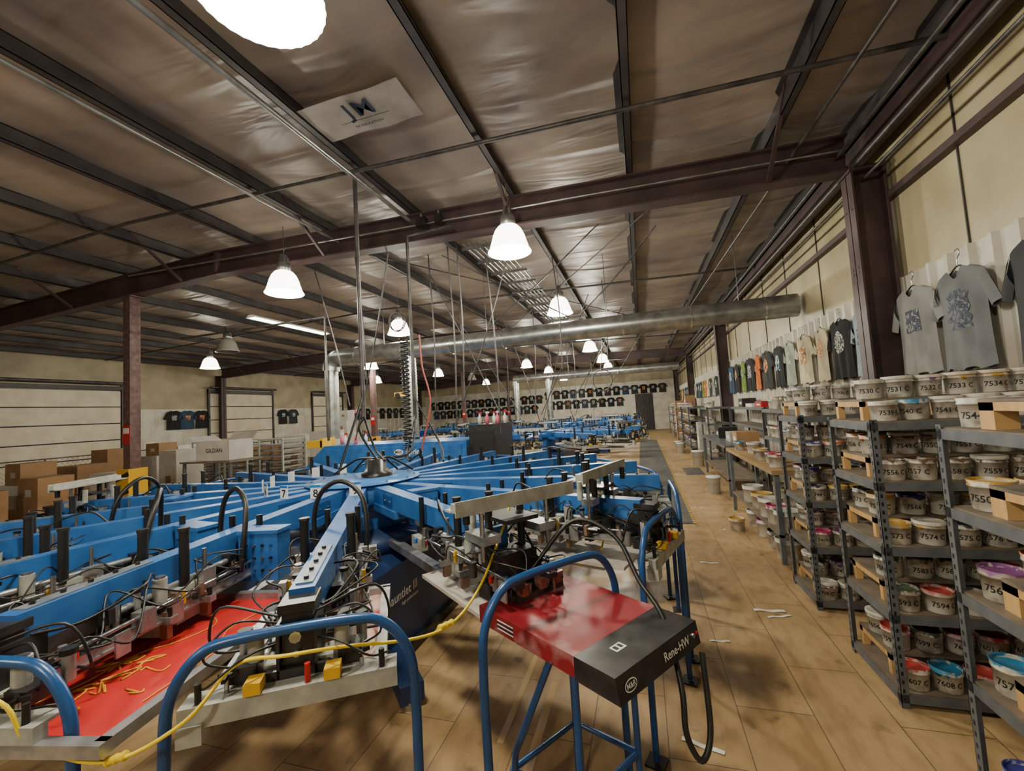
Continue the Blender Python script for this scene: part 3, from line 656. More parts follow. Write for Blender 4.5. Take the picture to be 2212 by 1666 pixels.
HC=[((-2.2,6.2,4.6),(-2.1,6.2,1.6)),((-3.3,6.4,4.7),(-3.3,6.4,2.0)),((-4.2,6.6,4.7),(-2.6,8.0,3.68)),((-.4,6.2,4.6),(-2.8,7.95,3.68)),((-3.0,6.3,4.6),(-1.2,8.05,3.68)),((-3.9,9,4.6),(-3.9,9,2.2)),((-2.5,10.5,4.6),(-2.6,10.5,1.8)),((-1.8,11.5,4.6),(-2.8,12.2,1.6)),((-3.6,11.5,4.6),(-2.9,12.2,1.6)),((-1.5,17.5,4.6),(-2.8,18.5,1.6)),((-3.8,17.5,4.6),(-2.9,18.5,1.6)),((-2.6,16,4.6),(-2.6,16,2)),((.4,6.4,4.5),(-1.0,8.05,3.68)),((-5.5,6.2,4.7),(-5.0,6.4,2.2)),
((-2.75,6.0,4.6),(-2.7,5.9,1.7)),((-2.55,5.9,4.6),(-2.6,6.0,2.2)),((-3.6,5.7,4.7),(-4.6,6.0,1.6)),((-1.9,6.6,4.6),(-3.2,7.0,1.8)),((-1.3,7.2,4.6),(-1.25,7.2,2.6)),((-1.0,10,4.6),(-2.7,11.6,1.8)),((-.6,9.0,4.6),(-.6,9.1,2.9)),((-4.8,10.8,4.7),(-3.4,12,1.8)),((.3,15,4.5),(-1.9,17.6,1.8)),((-2.0,13.6,4.6),(-2.0,13.6,1.9)),((-4.4,14,4.6),(-4.4,14,2.2)),((-3.1,15.2,4.6),(-3.1,15.2,2.4)),((-2.2,20.6,4.6),(-2.2,20.6,2)),((-6.4,7.4,4.7),(-6.9,8.05,3.7)),((-4.4,5.9,4.7),(-4.35,6.0,2.6)),((-3.75,7.3,4.7),(-2.5,7.4,1.9)),((-.3,11.8,4.6),(-2.0,12.0,1.9)),((-1.0,13,4.6),(-1.1,13,3.0))]
for (a,b) in HC:
    pipe('hanging_cable',[a,((a[0]+b[0])/2+.04,(a[1]+b[1])/2,(a[2]+b[2])/2-.02),b],.011,PIPE,'thin dusty cable hanging from the roof','cable','hanging cables',True,6)
for c,r in (((-4.3,6.9,3.75),.16),((-.9,11,2.6),.25)):
    pts=[(c[0]+r*math.cos(t*.5),c[1]+.02*t/6,c[2]+r*1.1*math.sin(t*.5)) for t in range(27)]
    pipe('cable_loop',pts,.01,PIPE,'coil of cable hung up in a loop','cable','cable loops')
mb=MB(); mb.box(-.35,.35,-.1,.1,0,.18,YEL); mb.cyl((-.2,-.12,.05),(-.2,.12,.05),.12,BLACK); mb.cyl((0,0,.18),(0,0,1.75),.02,PIPE); mb.box(-.1,.1,-.12,.12,-.15,.0,BLACKM)
tag(mb.obj('chain_hoist',None,(-9.4,15.4,2.85)),'yellow hoist hanging on a rod from the roof','hoist')

# conveyor dryer
dr=thing('conveyor_dryer','long blue conveyor dryer behind the press','machine',(-4.7,7.75,0))
mb=MB(); 
vs=[(-2.0,0),(1.6,0),(1.6,.95),(-1.55,.95),(-2.0,.55)]
v3=[(x,-.6,.5+z) for x,z in vs]+[(x,.55,.5+z) for x,z in vs]; n=5
mb.add(v3,[(0,1,2,3,4),(9,8,7,6,5)]+[(i,i+n,(i+1)%n+n,(i+1)%n) for i in range(n)],BLUE)
mb.box(-1.5,1.5,-.62,-.6,.62,1.38,BLUE)
e=[(.2+.1*math.cos(2*math.pi*i/20),-.625,1.28+.055*math.sin(2*math.pi*i/20)) for i in range(20)]; mb.add(e,[list(range(20))],TXTW)
mb.text('M&R',.08,(.2,-.628,1.28),(1,0,0),(0,0,1),TXTB); mb.text('Sprint',.15,(.53,-.625,1.28),(1,0,0),(0,0,1),TXTW)
mb.obj('body',dr,bevel=.01)
mb=MB(); mb.box(1.62,2.15,-.5,.5,.6,1.72,BLACKM); mb.box(1.68,2.1,-.51,-.5,1.2,1.6,DARK); mb.cyl((1.75,-.51,1.1),(1.75,-.53,1.1),.03,RED); mb.obj('control_cabinet',dr)
for x0,x1,z in ((-3.1,-1.9,.86),(1.5,3.0,.88)):
    mb=MB(); mb.box(x0,x1,-.45,.45,z,z+.04,BLACKM)
    for x in (x0+.1,x1-.1):
        for y in (-.42,.42): mb.box(x-.03,x+.03,y-.03,y+.03,0,z,BLUE)
    mb.obj('conveyor',dr)
mb=MB(); mb.box(-2.35,-1.95,-.2,.2,1.4,1.55,YEL) ; mb.box(-2.0,-1.93,-.2,.2,.9,1.6,YEL); mb.obj('guard_panel',dr)

# ---------------------------------------------------------------- shirts
def fx(y,t): return .028+.014*math.sin(y*42+1.0)*t+.008*math.sin(y*17+t*4)
def shirt_me():
    mb=MB(); J,I=10,8
    def top(y,front):
        a=abs(y)
        if a<.085: return -.012-(.075 if front else .02)*(1-(a/.085)**2)
        return -.012-.4*(a-.085)
    for side in (1,-1):
        vs=[]
        for i in range(I+1):
            t=i/I
            for j in range(-J,J+1):
                y=j/J*.25*(1+.04*t-.05*math.sin(math.pi*t)); z=top(y,side>0)*(1-t)-.72*t
                x=side*fx(y,t)*(1-(abs(j)/J)**4) if side>0 else -.02*(1-(abs(j)/J)**4)
                vs.append((x,y,z+.01*math.sin(y*30)*t))
        w=2*J+1
        f=[(i*w+j,(i+1)*w+j,(i+1)*w+j+1,i*w+j+1) for i in range(I) for j in range(w-1)]
        mb.add(vs,f if side>0 else [q[::-1] for q in f],BLACK,True)
    for s in (-1,1):
        for side in (1,-1):
            vs=[]
            for i in range(5):
                u=i/4
                for j in range(5):
                    t=j/4
                    ty,tz=.247+.12*u,-.078-.23*u; by,bz=.235+.04*u,-.26-.09*u
                    vs.append((side*(.03*math.sin(math.pi*t)+.002)*(1-.2*u),s*(ty+(by-ty)*t),tz+(bz-tz)*t))
            f=[(i*5+j,i*5+j+1,(i+1)*5+j+1,(i+1)*5+j) for i in range(4) for j in range(4)]
            mb.add(vs,f if side*s<0 else [q[::-1] for q in f],BLACK,True)
    return take(mb)
def print_me(w,z0,z1,shape):
    mb=MB(); vs=[];J,I=8,8
    for i in range(I+1):
        t=(z0+(z1-z0)*i/I)/-.72
        for j in range(-J,J+1):
            k=1.0
            if shape==1: k=math.sqrt(max(.05,1-((i/I-.5)*1.95)**2))
            if shape==2: k=.55+.45*abs(math.sin(i*1.3))
            y=j/J*w*k; vs.append((fx(y,t)*(1-(abs(y)/.25)**4)+.004,y,z0+(z1-z0)*i/I))
    w_=2*J+1
    mb.add(vs,[(i*w_+j,(i+1)*w_+j,(i+1)*w_+j+1,i*w_+j+1) for i in range(I) for j in range(w_-1)],BLACK,True)
    return take(mb)
SM=shirt_me(); PM=[print_me(.09,-.2,-.38,0),print_me(.11,-.15,-.42,1),print_me(.12,-.17,-.44,2)]
mb=MB(); mb.tube([(0,-.19,-.1),(0,-.1,-.045),(0,0,0),(0,.1,-.045),(0,.19,-.1)],.006,BLACK,n=6); mb.tube([(0,0,0),(0,0,.05),(0,.03,.08),(0,.02,.115),(0,-.02,.11)],.004,STEEL,n=5)
HM=take(mb)
def cloth(name,c,c2=None): return mat('cloth_'+name,c,.85,0,c2 or tuple(int(v*.8) for v in c),4)
CL={'black':(24,25,28),'charcoal':(48,50,54),'grey':(104,106,108),'heather':(132,132,128),'cream':(206,194,160),'sage':(150,160,146),'green':(104,134,44),'orange':(200,104,38),'blue':(44,68,94),'light':(150,166,174),'white':(214,214,210)}
PR=[((200,200,196),(110,110,110)),((180,60,50),(210,186,120)),((60,130,150),(210,210,200)),((210,130,50),(90,60,50)),((44,50,66),(78,82,94))]
def shirt(loc,rot,c,ps,pi,label,group,parts=True,sc=1,sz=None):
    if parts:
        r=thing('t_shirt',label,'t-shirt',loc,rot,group); r.scale=(sc,sc,sz or sc)
        o=bpy.data.objects.new('fabric',SM); COL.objects.link(o); o.parent=r
        h=bpy.data.objects.new('hanger',HM); COL.objects.link(h); h.parent=r
        p=bpy.data.objects.new('print',PM[ps]); COL.objects.link(p); p.parent=r
    else:
        o=bpy.data.objects.new('t_shirt',SM); COL.objects.link(o); o.location=loc; o.rotation_euler=(0,0,rot); o.scale=(sc,)*3; tag(o,label,'t-shirt',group)
        p=bpy.data.objects.new('print',PM[ps]); COL.objects.link(p); p.parent=o
    p.material_slots[0].link='OBJECT'; p.material_slots[0].material=print_mat('print_%s_%d'%(c,pi),CL[c],PR[pi][0],PR[pi][1],pi)
    o.material_slots[0].link='OBJECT'; o.material_slots[0].material=cloth(c,CL[c])
G='shirts along the long wall'
for y,c,ps,pi,d in [(3.66,'charcoal',0,4,0),(4.42,'grey',2,4,0),(5.04,'heather',0,4,0),(6.12,'light',0,4,0),(6.7,'black',1,0,0),(7.34,'cream',1,1,0),(8.04,'cream',2,3,0),(8.75,'sage',0,0,0),(9.4,'black',2,2,0),(10.2,'charcoal',1,1,0),(10.95,'orange',0,3,0),(11.65,'black',2,0,0),(12.4,'green',0,0,0),(13.2,'black',1,1,0),(13.95,'blue',1,0,0)]:
    near=y<5.2
    shirt((2.62 if near else 2.64,y,2.9),math.pi+.1*math.sin(y*5),c,ps,pi,'%s printed t-shirt on a hanger against white ribbed wall'%c,G,True,1.12 if near else 1.0,1.2 if near else 1.13)
for i in range(26):
    y=15.2+.68*i; c=['black','blue','black','sage','charcoal','cream','orange','green'][i%8]
    if abs(y-23.5)<.45 or abs(y-32.5)<.45: continue
    shirt((2.64,y,2.8),math.pi,c,i%3,i%4,'%s printed t-shirt hung far along the wall'%c,G,False)
for r_,(z,xs) in enumerate([(3.5,[-7.2+.68*i for i in range(14)]),(2.65,[-7.0+.68*i for i in range(9)]),(3.25,[-17.6+.64*i for i in range(16)]),(2.45,[-17.4+.64*i for i in range(15)])]):
    for i,x in enumerate(xs):
        c=['black','black','charcoal','blue','black','charcoal'][(i*5+r_)%6]
        shirt((x,YF-.06,z),-math.pi/2,c,i%3,(i*3+r_)%4,'dark printed t-shirt pinned to the end wall','shirts on the end wall',False)
for y,c in ((12.55,'black'),(13.1,'blue'),(13.7,'black'),(18.1,'black'),(18.8,'charcoal'),(23.9,'black'),(24.6,'charcoal'),(25.4,'black'),(26.3,'charcoal'),(27.2,'black'),(28.1,'black'),(29,'charcoal'),(29.9,'black'),(30.8,'black')):
    shirt((XL+.1,y,2.85),0,c,0,int(y)%4,'dark printed t-shirt hung on the side wall','shirts on the side wall',False,1.1)

# ---------------------------------------------------------------- shelving
def post_me(hgt):
    mb=MB(); mb.box(0,.04,0,.003,0,hgt,SHELFG); mb.box(0,.003,0,.04,0,hgt,SHELFG)
    z=.04
    while z<hgt-.02:
        mb.box(.012,.024,-.0006,.0,z,z+.022,DARK); mb.box(-.0006,0,.012,.024,z,z+.022,DARK); z+=.05
    return take(mb)
PO=post_me(1.72)
def unit(x,y,L,D,hs,hgt=1.72,me=PO,label='grey slotted steel shelving unit filled with ink pails'):
    r=thing('shelving_unit',label,'shelf',(x,y,0),0,'shelving units')
    for px,py,rz in ((0,0,0),(L,0,90),(L,D,180),(0,D,270)):
        o=bpy.data.objects.new('post',me); COL.objects.link(o); o.parent=r; o.location=(px,py,0); o.rotation_euler=(0,0,math.radians(rz))
    mb=MB(); mb.box(.004,L-.004,.004,D-.004,-.03,-.004,SHELFG); mb.box(.012,L-.012,.012,D-.012,-.004,.006,PLYG)
    mb.box(.0,L,.0,.004,-.05,-.0,SHELFG); mb.box(.0,.004,.0,D,-.05,0,SHELFG)
    me2=take(mb)
    for h in hs:
        o=bpy.data.objects.new('shelf',me2); COL.objects.link(o); o.parent=r; o.location=(0,0,h)
    return r
HS=[.08,.54,.94,1.33,1.7]
# pails
PAILC=[(160,60,56),(176,138,60),(56,56,132),(170,170,160),(110,60,108),(44,106,140),(88,64,46),(62,68,54),(172,108,64),(150,36,84),(40,40,44),(140,130,72)]
PB={};PI={}
PPROF=[(0,0),(.064,0),(.067,.004),(.072,.1),(.076,.1),(.076,.108),(.073,.11),(.078,.128),(.074,.13),(.072,.12),(.07,.09)]
for c in PAILC:
    mb=MB(); mb.lathe(PPROF,pail_mat(c),n=22)
    PB[c]=take(mb)
    mb=MB(); mb.lathe([(0,.098),(.03,.1),(.06,.103),(.071,.112)],mat('ink_%d_%d_%d'%c,c,.25),n=22)
    PI[c]=take(mb)
LIDM=mat('pail_lid',(206,200,188),.45,0,(150,140,130),18)
mb=MB(); mb.lathe([(.0,.136),(.06,.136),(.066,.14),(.08,.14),(.08,.12)],LIDM,n=22); LID=take(mb)
def pail(x,y,z,txt,c,ang=-108,lid=False,grp='ink pails on the shelving',sc=1):
    r=thing('ink_pail','small white plastic ink pail marked %s'%txt if txt else 'small white plastic ink pail with stained rim','pail',(x,y,z),math.radians(ang)+math.pi/2,grp); r.scale=(sc,)*3
    o=bpy.data.objects.new('pail_body',PB[c]); COL.objects.link(o); o.parent=r
    i=bpy.data.objects.new('lid' if lid else 'ink',LID if lid else PI[c]); COL.objects.link(i); i.parent=r
    if txt:
        vs,fs=text_geo(txt,.012); mb=MB()
        pts=[]
        for a,b in vs:
            a*=.04;b*=.042; z=.052+b; rr=.067+(.005*z/.1)+.0012; t=a/rr-math.pi/2
            pts.append((rr*math.cos(t),rr*math.sin(t),z))
        mb.add(pts,fs,TXTB); mb.obj('number_label',r)
UY=[1.93,3.17,4.42]; UX=1.35; UL=1.24; UD=.63
nb=[[7544,7548,7550,7551,7560,7561,7570,7571,7580,7583],[7539,7530,7556,7548,7573,7565,7593,7582,7607,7598],[705,698,719,712,744,737,7409,7401,7439,7432]]
def riser(x,y,z,L,D,hh,bw=.04):
    mb=MB(); mb.box(0,L,0,D,hh-.015,hh,PLYG)
    for xx in (0,L*.5,L-bw): mb.box(xx,xx+bw,0,bw,0,hh-.015,PLY); mb.box(xx,xx+bw,D-bw,D,0,hh-.015,PLY)
    mb.box(0,.02,0,D,hh-.05,hh-.015,PLY)
    tag(mb.obj('wooden_riser',None,(x,y,z)),'plywood riser raising a row of pails on shelf','riser','shelf risers')
for ui,uy in enumerate(UY):
    unit(UX,uy,UL,UD,HS)
    for si,h in enumerate(HS[::-1]):
        z=h+.0065
        if ui==0: riser(UX+.05,uy+.04,z,UL-.1,.38,.13,.08)
        else: riser(UX+.05,uy+.19,z,UL-.1,.4,.14)
        ncol=5 if ui==0 else 7
        f=nb[ui][si*2]; b=nb[ui][si*2+1]
        pal=[[3,1,8,5,2],[3,6,1,7,0],[3,8,1,9,4]][ui][si]
        for i in range(ncol):
            c=PAILC[(pal if random.random()<.6 else random.randrange(12))]
            if si==4 and ui==2: c=PAILC[4]
            if ui==0:
                if si>0 or i in (0,3): pail(UX+.12+.175*i,uy+.52,z,'%d C'%(f+i),c,-125+random.uniform(-14,14),lid=random.random()<.2,sc=1.05)
                if (si>0 and random.random()<.75) or i==3: pail(UX+.14+.185*i,uy+.3,z+.13,'%d C'%(b+i),PAILC[random.randrange(12)],-125+random.uniform(-14,14),lid=random.random()<.2,sc=1.05)
                continue
            if random.random()<.94: pail(UX+.12+.164*i+random.uniform(-.002,.002),uy+.1+random.uniform(-.01,.01),z,'%d C'%(f+i),c,-110+random.uniform(-26,26),lid=(random.random()<(.6 if si==0 else .2)),sc=random.uniform(.96,1.02))
            c=PAILC[(pal if random.random()<.6 else random.randrange(12))]
            if random.random()<.94: pail(UX+.13+.164*i+random.uniform(-.002,.002),uy+.28+random.uniform(-.01,.01),z+.14,'%d C'%(b+i),c,-110+random.uniform(-26,26),lid=random.random()<.25,sc=random.uniform(.96,1.02))
            if i<2 and random.random()<.8: pail(UX+.13+.164*i,uy+.47,z+.14,'%d C'%(b+i+8),PAILC[random.randrange(12)],-150+random.uniform(-24,24),lid=random.random()<.3)
# bench + rack beyond
def bench(x0,x1,y0,y1,h,label,top=PLYD):
    r=thing('workbench',label,'workbench',(x0,y0,0)); w=x1-x0;d=y1-y0
    mb=MB(); mb.box(0,w,0,d,h-.05,h,top); mb.obj('top',r)
    for a,b in ((.03,.03),(w-.08,.03),(.03,d-.08),(w-.08,d-.08)):
        mb=MB(); mb.box(a,a+.05,b,b+.05,0,h-.05,SHELFG); mb.obj('leg',r)
    mb=MB(); mb.box(.03,w-.03,.03,d-.03,.3,.33,PLYG); mb.obj('lower_shelf',r)
bench(1.36,1.85,5.5,8.2,1.06,'long wooden workbench with pails underneath')
bench(1.5,2.2,9.2,12.4,1.0,'grey metal workbench with clutter on top',SHELFG)
unit(1.95,5.75,.7,2.4,[.3,.8,1.25,1.7],label='grey steel shelf with boards and cans behind workbench')
unit(2.25,9.2,.42,3.2,[1.3,1.7],label='grey steel shelf over the metal workbench')
unit(1.75,13.0,.6,1.3,[.3,.8,1.25,1.7],label='grey steel shelf along the aisle')
unit(1.6,16.5,.8,2.6,[.3,.8,1.25,1.7],label='grey steel shelf stacked with white pails'); unit(1.6,19.5,.8,2.6,[.3,.8,1.25,1.7],label='grey steel shelf stacked with white pails'); unit(1.6,24.5,.8,3.4,[.3,.8,1.25,1.7],label='grey steel shelf stacked with white pails')
G2='pails on the far shelving'
MBP=MB()
for uy,n in ((5.8,11),(13.05,5),(16.6,12),(19.6,12),(24.6,15)):
    ux=2.0 if uy<6 else (1.85 if uy<14 else 1.7)
    for h in (.306,.806,1.256,1.706):
        for i in range(n):
            if random.random()<.12: continue
            c=PAILC[random.randrange(12)]; s=(1.15,1.15,1.2+.3*random.random()); p=(ux+.06,uy+.1+.21*i,h)
            if uy<14:
                o=bpy.data.objects.new('ink_pail',PB[c]); COL.objects.link(o); o.location=p; o.scale=s; tag(o,'white plastic pail on steel shelf','pail',G2)
            else:
                MBP.lathe([(r*s[0],z*s[2]) for r,z in PPROF[:5]],LIDM,n=12,c=p); MBP.lathe([(.078*s[0],.1*s[2]),(.08*s[0],.128*s[2]),(0,.13*s[2])],mat('ink_%d_%d_%d'%c,c,.25) if random.random()<.5 else LIDM,n=12,c=p)
o=MBP.obj('ink_pails'); tag(o,'rows of white plastic pails on distant steel shelves','pail',G2); o['kind']='stuff'
# pails on/under bench
for x,y,z,s,c in [(1.5,5.8,1.06,1.2,0),(1.55,6.15,1.06,1.1,9),(1.5,6.5,1.06,1.2,1),(1.6,7.3,1.06,1.3,3),(1.5,7.8,1.06,1.1,5),(1.53,5.7,.33,1.9,3),(1.53,6.05,.33,1.8,9),(1.53,6.4,.33,1.9,3),(1.53,6.8,.33,1.8,1),(1.53,7.3,.33,1.9,3),(1.53,5.75,0,1.9,3),(1.53,6.15,0,1.7,10),(1.53,6.65,0,1.8,9),(1.53,7.2,0,1.8,3),(1.2,6.9,0,1.4,1)]:
    pail(x,y,z,None,PAILC[c],grp='pails by the workbench',sc=s)
def big_pail(x,y,s=1,col=WHITE,z=0):
    r=thing('bucket','white plastic five gallon bucket with lid','bucket',(x,y,z),0,'large buckets')
    mb=MB(); mb.lathe([(0,0),(.13*s,0),(.15*s,.36*s),(.155*s,.36*s),(.155*s,.38*s)],col,n=20); mb.obj('bucket_body',r)
    mb=MB(); mb.lathe([(0,.385*s),(.15*s,.385*s),(.158*s,.375*s),(.158*s,.36*s)],WHITE,n=20); mb.obj('lid',r)
    mb=MB(); mb.tube([(-.155*s,0,.34*s),(-.14*s,-.1*s,.26*s),(0,-.165*s,.22*s),(.14*s,-.1*s,.26*s),(.155*s,0,.34*s)],.004,STEEL,n=5); mb.obj('handle',r)
for x,y,s in [(1.5,13.7,1.15),(1.3,9.6,.9),(1.3,17.2,1),(1.3,18,1)]: big_pail(x,y,s)
# things on benches
for x,y,z,w,d,h,m in [(1.95,9.5,1.0,.4,.4,.25,CARD),(1.9,10.2,1.0,.3,.5,.2,GREYP),(1.9,11.2,1.0,.4,.4,.25,BLACKM),(2.4,6.6,1.706,.4,.5,.1,RED),(2.4,7.4,1.706,.3,.3,.2,CARDW),(2.45,9.8,1.706,.3,.5,.12,RED),(2.45,10.6,1.706,.3,.6,.08,CARDW),(2.45,11.4,1.706,.3,.4,.2,BLACKM),(2.15,21.0,1.706,.4,.6,.5,CARD),(2.0,15.5,0,.5,.6,1.2,GREYP),(1.9,23.2,0,.5,.6,2.0,CARD)]:
    mb=MB(); mb.box(-w/2,w/2,-d/2,d/2,0,h,m); mb.box(-w/2+.01,w/2-.01,-.01,.01,h,h+.003,PLYG); mb.box(-w/2-.002,-w/2,-d/4,d/4,h*.3,h*.6,WHITE)
    tag(mb.obj('storage_box',None,(x,y,z),bevel=.005),'storage box resting beside steel shelving','box','boxes by the long wall')
# mats, strips
def flat(name,x0,x1,y0,y1,h,m,label,cat,rot=0,z=0):
    cx,cy=(x0+x1)/2,(y0+y1)/2
    mb=MB(); mb.box(x0-cx,x1-cx,y0-cy,y1-cy,0,h,m); 
    if name=='aisle_mat':
        k=y0-cy
        while k<y1-cy-.2: mb.box(x1-cx-.04,x1-cx,k,k+.06,h,h+.001,YEL); k+=.12
    return tag(mb.obj(name,None,(cx,cy,z),rot),label,cat)
flat('aisle_mat',-.2,.68,7.2,24,.012,MAT_,'long black anti-fatigue mat with striped edge','mat')
flat('floor_mat',1.0,1.45,12.0,13.2,.012,MAT_,'small black floor mat by the bench','mat')
for px,py,l,w,r in [(.18,2.62,.22,.03,-.3),(.95,4.35,.25,.04,.05),(1.0,4.25,.2,.025,.3),(.25,5.6,.2,.03,-.1),(.62,5.5,.2,.03,-.1),(.45,3.75,.15,.02,.1),(.85,8.3,.2,.03,.2),(1.0,6.9,.12,.02,.6)]:
    mb=MB(); n=5; vs=[]
    for i in range(n+1):
        vs+= [(-l/2+l*i/n,-w/2,.004+.004*math.sin(i*1.7)),(-l/2+l*i/n,w/2,.004+.004*math.sin(i*1.7+.5))]
    mb.add(vs,[(2*i,2*i+2,2*i+3,2*i+1) for i in range(n)],WHITE); tag(mb.obj('paper_strip',None,(px,py,0),r),'torn white strip of backing paper on floor','paper','paper strips')
TAPE=mat('clear_tape',(196,168,128),.12)
for x0,x1,y0,y1 in [(-.75,-.7,1.2,3.0),(-.95,-.91,2.4,4)]:
    flat('floor_tape',x0,x1,y0,y1,.0025,TAPE,'shiny clear tape over cardboard floor seam','tape')

# ---------------------------------------------------------------- left area
def carton(x,y,z,w,d,h,m,rot=0,open_=False,txt=None,label='brown cardboard carton'):
    r=thing('carton',label,'box',(x,y,z),rot,'cartons')
    mb=MB()
    if open_:
        t=.01
        mb.box(-w/2,w/2,-d/2,-d/2+t,0,h,m); mb.box(-w/2,w/2,d/2-t,d/2,0,h,m); mb.box(-w/2,-w/2+t,-d/2,d/2,0,h,m); mb.box(w/2-t,w/2,-d/2,d/2,0,h,m); mb.box(-w/2,w/2,-d/2,d/2,0,t,m)
    else:
        mb.box(-w/2,w/2,-d/2,d/2,0,h,m); mb.box(-w/2,w/2,-.025,.025,h,h+.002,PLY)
        mb.box(-w/8,w/6,-d/2-.002,-d/2,h*.35,h*.6,CARDW if m==CARD else CARD)
    if txt: mb.text(txt,.12,(.05,-d/2-.003,h*.5),(1,0,0),(0,0,1),LN)
    mb.obj('carton_body',r)
    if open_:
        mb=MB()
        mb.add([(-w/2,-d/2,h),(-w/2,d/2,h),(-w/2-.2,d/2,h+.1),(-w/2-.2,-d/2,h+.1)],[(0,1,2,3)],m); mb.obj('flap',r)
        mb=MB(); mb.add([(w/2,-d/2,h),(w/2,d/2,h),(w/2+.15,d/2,h+.16),(w/2+.15,-d/2,h+.16)],[(0,1,2,3)],m); mb.obj('flap',r)
def table(x,y,w,d,h,label='plain grey work table with steel legs',top=PLYG,rot=0):
    r=thing('work_table',label,'table',(x,y,0),rot,'work tables'); mb=MB(); mb.box(-w/2,w/2,-d/2,d/2,h-.04,h,top); mb.obj('top',r)
    for sx in (-1,1):
        for sy in (-1,1): mb=MB(); mb.box(sx*(w/2-.06)-.025,sx*(w/2-.06)+.025,sy*(d/2-.06)-.025,sy*(d/2-.06)+.025,0,h-.04,SHELFG); mb.obj('leg',r)
table(-8.75,6.95,1.4,.8,1.28)
carton(-8.6,6.9,1.28,.85,.6,.42,CARDW,.05,True,'GILDAN','open white carton with printed lettering')
for x,y,z,w,d,h,m in [(-10.6,5.0,0,.7,.5,.75,CARD),(-10.6,5.0,.75,.6,.5,.5,CARD),(-10.2,5.9,0,.7,.6,1.2,CARDW),(-11.5,5.2,0,.8,.6,1.1,CARDW),(-11.5,5.2,1.1,.6,.5,.4,CARD),(-10.8,4.2,0,.6,.5,1.1,CARD),(-9.4,3.5,0,.5,.5,.8,CARDW),(-10.9,7.6,0,.7,.6,1.5,CARDW),(-7.9,9.1,0,.6,.6,1.1,CARD),(-11,11.6,0,1,.8,1.6,CARDW),(-12.2,11.6,0,1,.8,1.3,CARD),(-10.3,12.9,0,.8,.8,1.5,CARDW),(-10.3,12.9,1.5,.5,.5,.5,CARDW),(-10.25,12.9,2.0,.4,.4,.35,CARDW),(-13.4,14,0,.9,.9,1.5,CARDW),(-8.2,11.8,0,.8,.8,1.2,CARD),(-7.4,14.3,0,.9,.8,1.2,CARDW),(-6.8,10.6,0,.6,.6,1.3,CARD),(-13.4,8.8,0,.8,.7,1.3,CARDW),(-13.4,8.8,1.3,.5,.5,.35,CARD),(-14.5,10.2,0,.9,.9,1.5,CARDW),(-14.6,11.8,0,.9,.9,1.6,CARD),(-9.4,10.9,0,.7,.7,1.7,CARDW),(-12.6,4.6,0,.7,.7,1.3,CARD),(-12.6,6.6,0,.8,.7,1.3,CARD),(-13.0,7.4,0,.6,.6,1.6,CARD)]:
    carton(x,y,z,w,d,h,m,random.uniform(-.12,.12),label='brown cardboard carton in a stack near the posts' if m==CARD else 'white cardboard carton in a stack near the posts')
# screen racks
def rack(x,y,n=9,w=.8,d=.8):
    r=thing('screen_rack','grey rack of stacked screen frames','rack',(x,y,0),0,'screen racks')
    mb=MB()
    for sx in (-1,1):
        for sy in (-1,1): mb.box(sx*w/2-.02,sx*w/2+.02,sy*d/2-.02,sy*d/2+.02,0,1.6,GREYP)
    for z in (.05,1.56):
        for s in (-1,1): mb.box(-w/2,w/2,s*d/2-.015,s*d/2+.015,z,z+.03,GREYP); mb.box(s*w/2-.015,s*w/2+.015,-d/2,d/2,z,z+.03,GREYP)
    mb.obj('frame',r)
    for k in range(n):
        mb=MB(); z=.2+k*.15
        for s in (-1,1): mb.box(-w/2+.03,w/2-.03,s*(d/2-.05)-.02,s*(d/2-.05)+.02,z,z+.04,SILVER); mb.box(s*(w/2-.05)-.02,s*(w/2-.05)+.02,-d/2+.03,d/2-.03,z,z+.04,SILVER)
        mb.box(-w/2+.05,w/2-.05,-d/2+.05,d/2-.05,z+.015,z+.02,MATS['grey_mesh']); mb.obj('screen',r)
for x,y in ((-10.6,9.2),(-11.6,9.2),(-9.6,9.4),(-12.6,9.8)): rack(x,y)
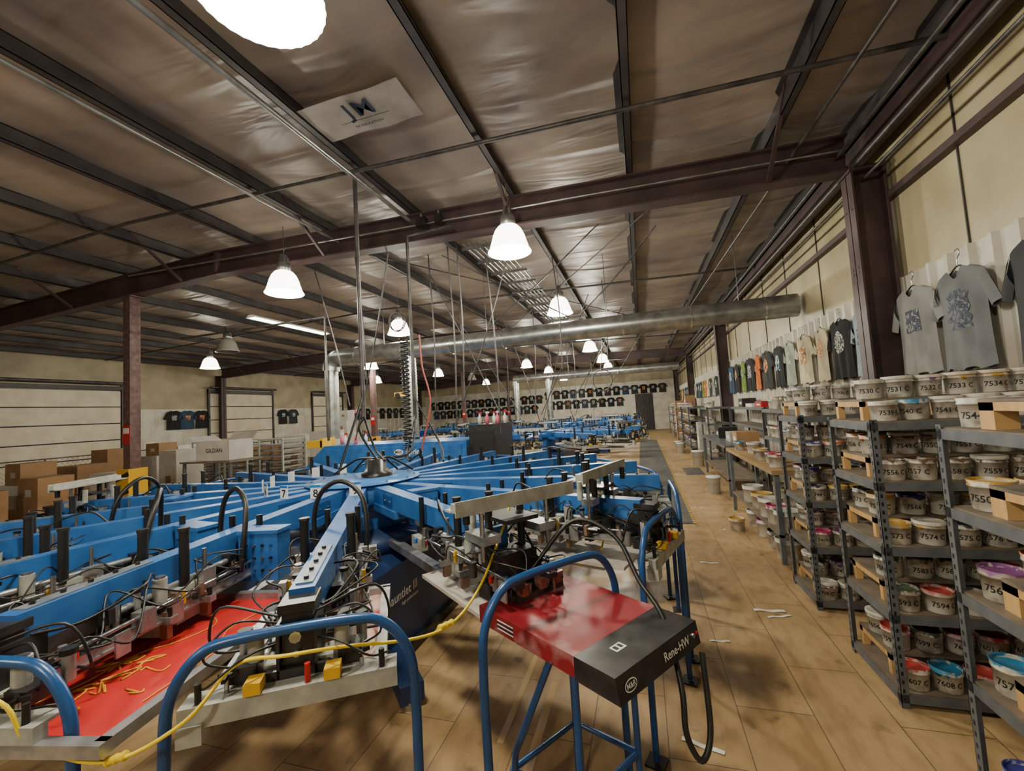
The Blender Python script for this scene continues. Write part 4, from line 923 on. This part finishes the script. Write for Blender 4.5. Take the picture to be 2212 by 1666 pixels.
# chain link fence
mb=MB()
x=-16.2
for k in range(9): mb.cyl((x,6+1.6*k,0),(x,6+1.6*k,1.4),.022,PIPE,n=8)
mb.cyl((x,6,1.4),(x,18.8,1.4),.018,PIPE,n=8); mb.cyl((x,6,.1),(x,18.8,.1),.018,PIPE,n=8)
for k in range(107):
    y0=6+.12*k
    mb.bar((x,y0,.1),(x,min(y0+1.3,18.8),1.4 if y0+1.3<=18.8 else .1+18.8-y0),.005,.005,PIPE); 
    mb.bar((x,y0,1.4),(x,min(y0+1.3,18.8),.1 if y0+1.3<=18.8 else 1.4-(18.8-y0)),.005,.005,PIPE)
tag(mb.obj('chain_link_fence'),'galvanised chain-link fence before garage doors','fence')
# exit sign
mb=MB(); mb.box(-.2,.2,-.03,.03,-.1,.1,WHITE); mb.text('EXIT',.2,(0,-.035,0),(1,0,0),(0,0,1),mat('exit_red',(230,30,20),.5,emis=2)); tag(mb.obj('exit_sign',None,(-15.0,19.5,2.5)),'white exit sign with red letters','sign')
mb=MB(); mb.box(-.03,.03,-.03,.03,0,2.4,STEELBR); tag(mb.obj('sign_post',None,(-15.0,19.53,0)),'dark post carrying exit sign','post')
# tables with clutter between presses
TB=[(-7.1,12.7),(-7.1,16.4),(-6.8,22.9),(-13,23.4),(-6.95,28)]
for x,y in TB: table(x,y,1.4,.8,1.0)
for i in range(26):
    x,y=TB[i%5]
    x+=(-.5,-.17,.17,.5,-.3,.3)[(i//5)%6] ; y+=(-.2,.2)[(i//5)%2]
    c=random.choice(list(CL)); s=.07+.1*random.random()
    mb=MB()
    for k in range(5): mb.box(-.13+random.uniform(-.01,.01),.13,-.11,.11+random.uniform(-.01,.01),k*s/5,(k+.9)*s/5+.004,cloth(c,CL[c]))
    tag(mb.obj('folded_shirts',None,(x,y,1.0),random.uniform(-.3,.3)),'stack of folded %s shirts on a table'%c,'clothes','folded shirt stacks')
for i in range(9):
    r=thing('spray_bottle','pink and white spray bottle on dryer','bottle',(-2.95+.12*i if i<5 else -6.2+.2*(i-5),7.5+.07*(i%3),1.72 if i<5 else 1.45),0,'bottles on the dryer')
    mb=MB(); mb.lathe([(0,0),(.035,0),(.038,.12),(.015,.17),(.015,.2),(0,.2)],mat('pink_fluid',(226,110,130),.3) if i%2 else WHITE,n=12); mb.obj('bottle_body',r)
    mb=MB(); mb.box(-.02,.05,-.012,.012,.2,.235,WHITE if i%2 else RED); mb.obj('trigger_cap',r)
# world
w=bpy.data.worlds.new('world'); SC.world=w; w.use_nodes=True; w.node_tree.nodes['Background'].inputs[0].default_value=(.5,.5,.6,1); w.node_tree.nodes['Background'].inputs[1].default_value=.1
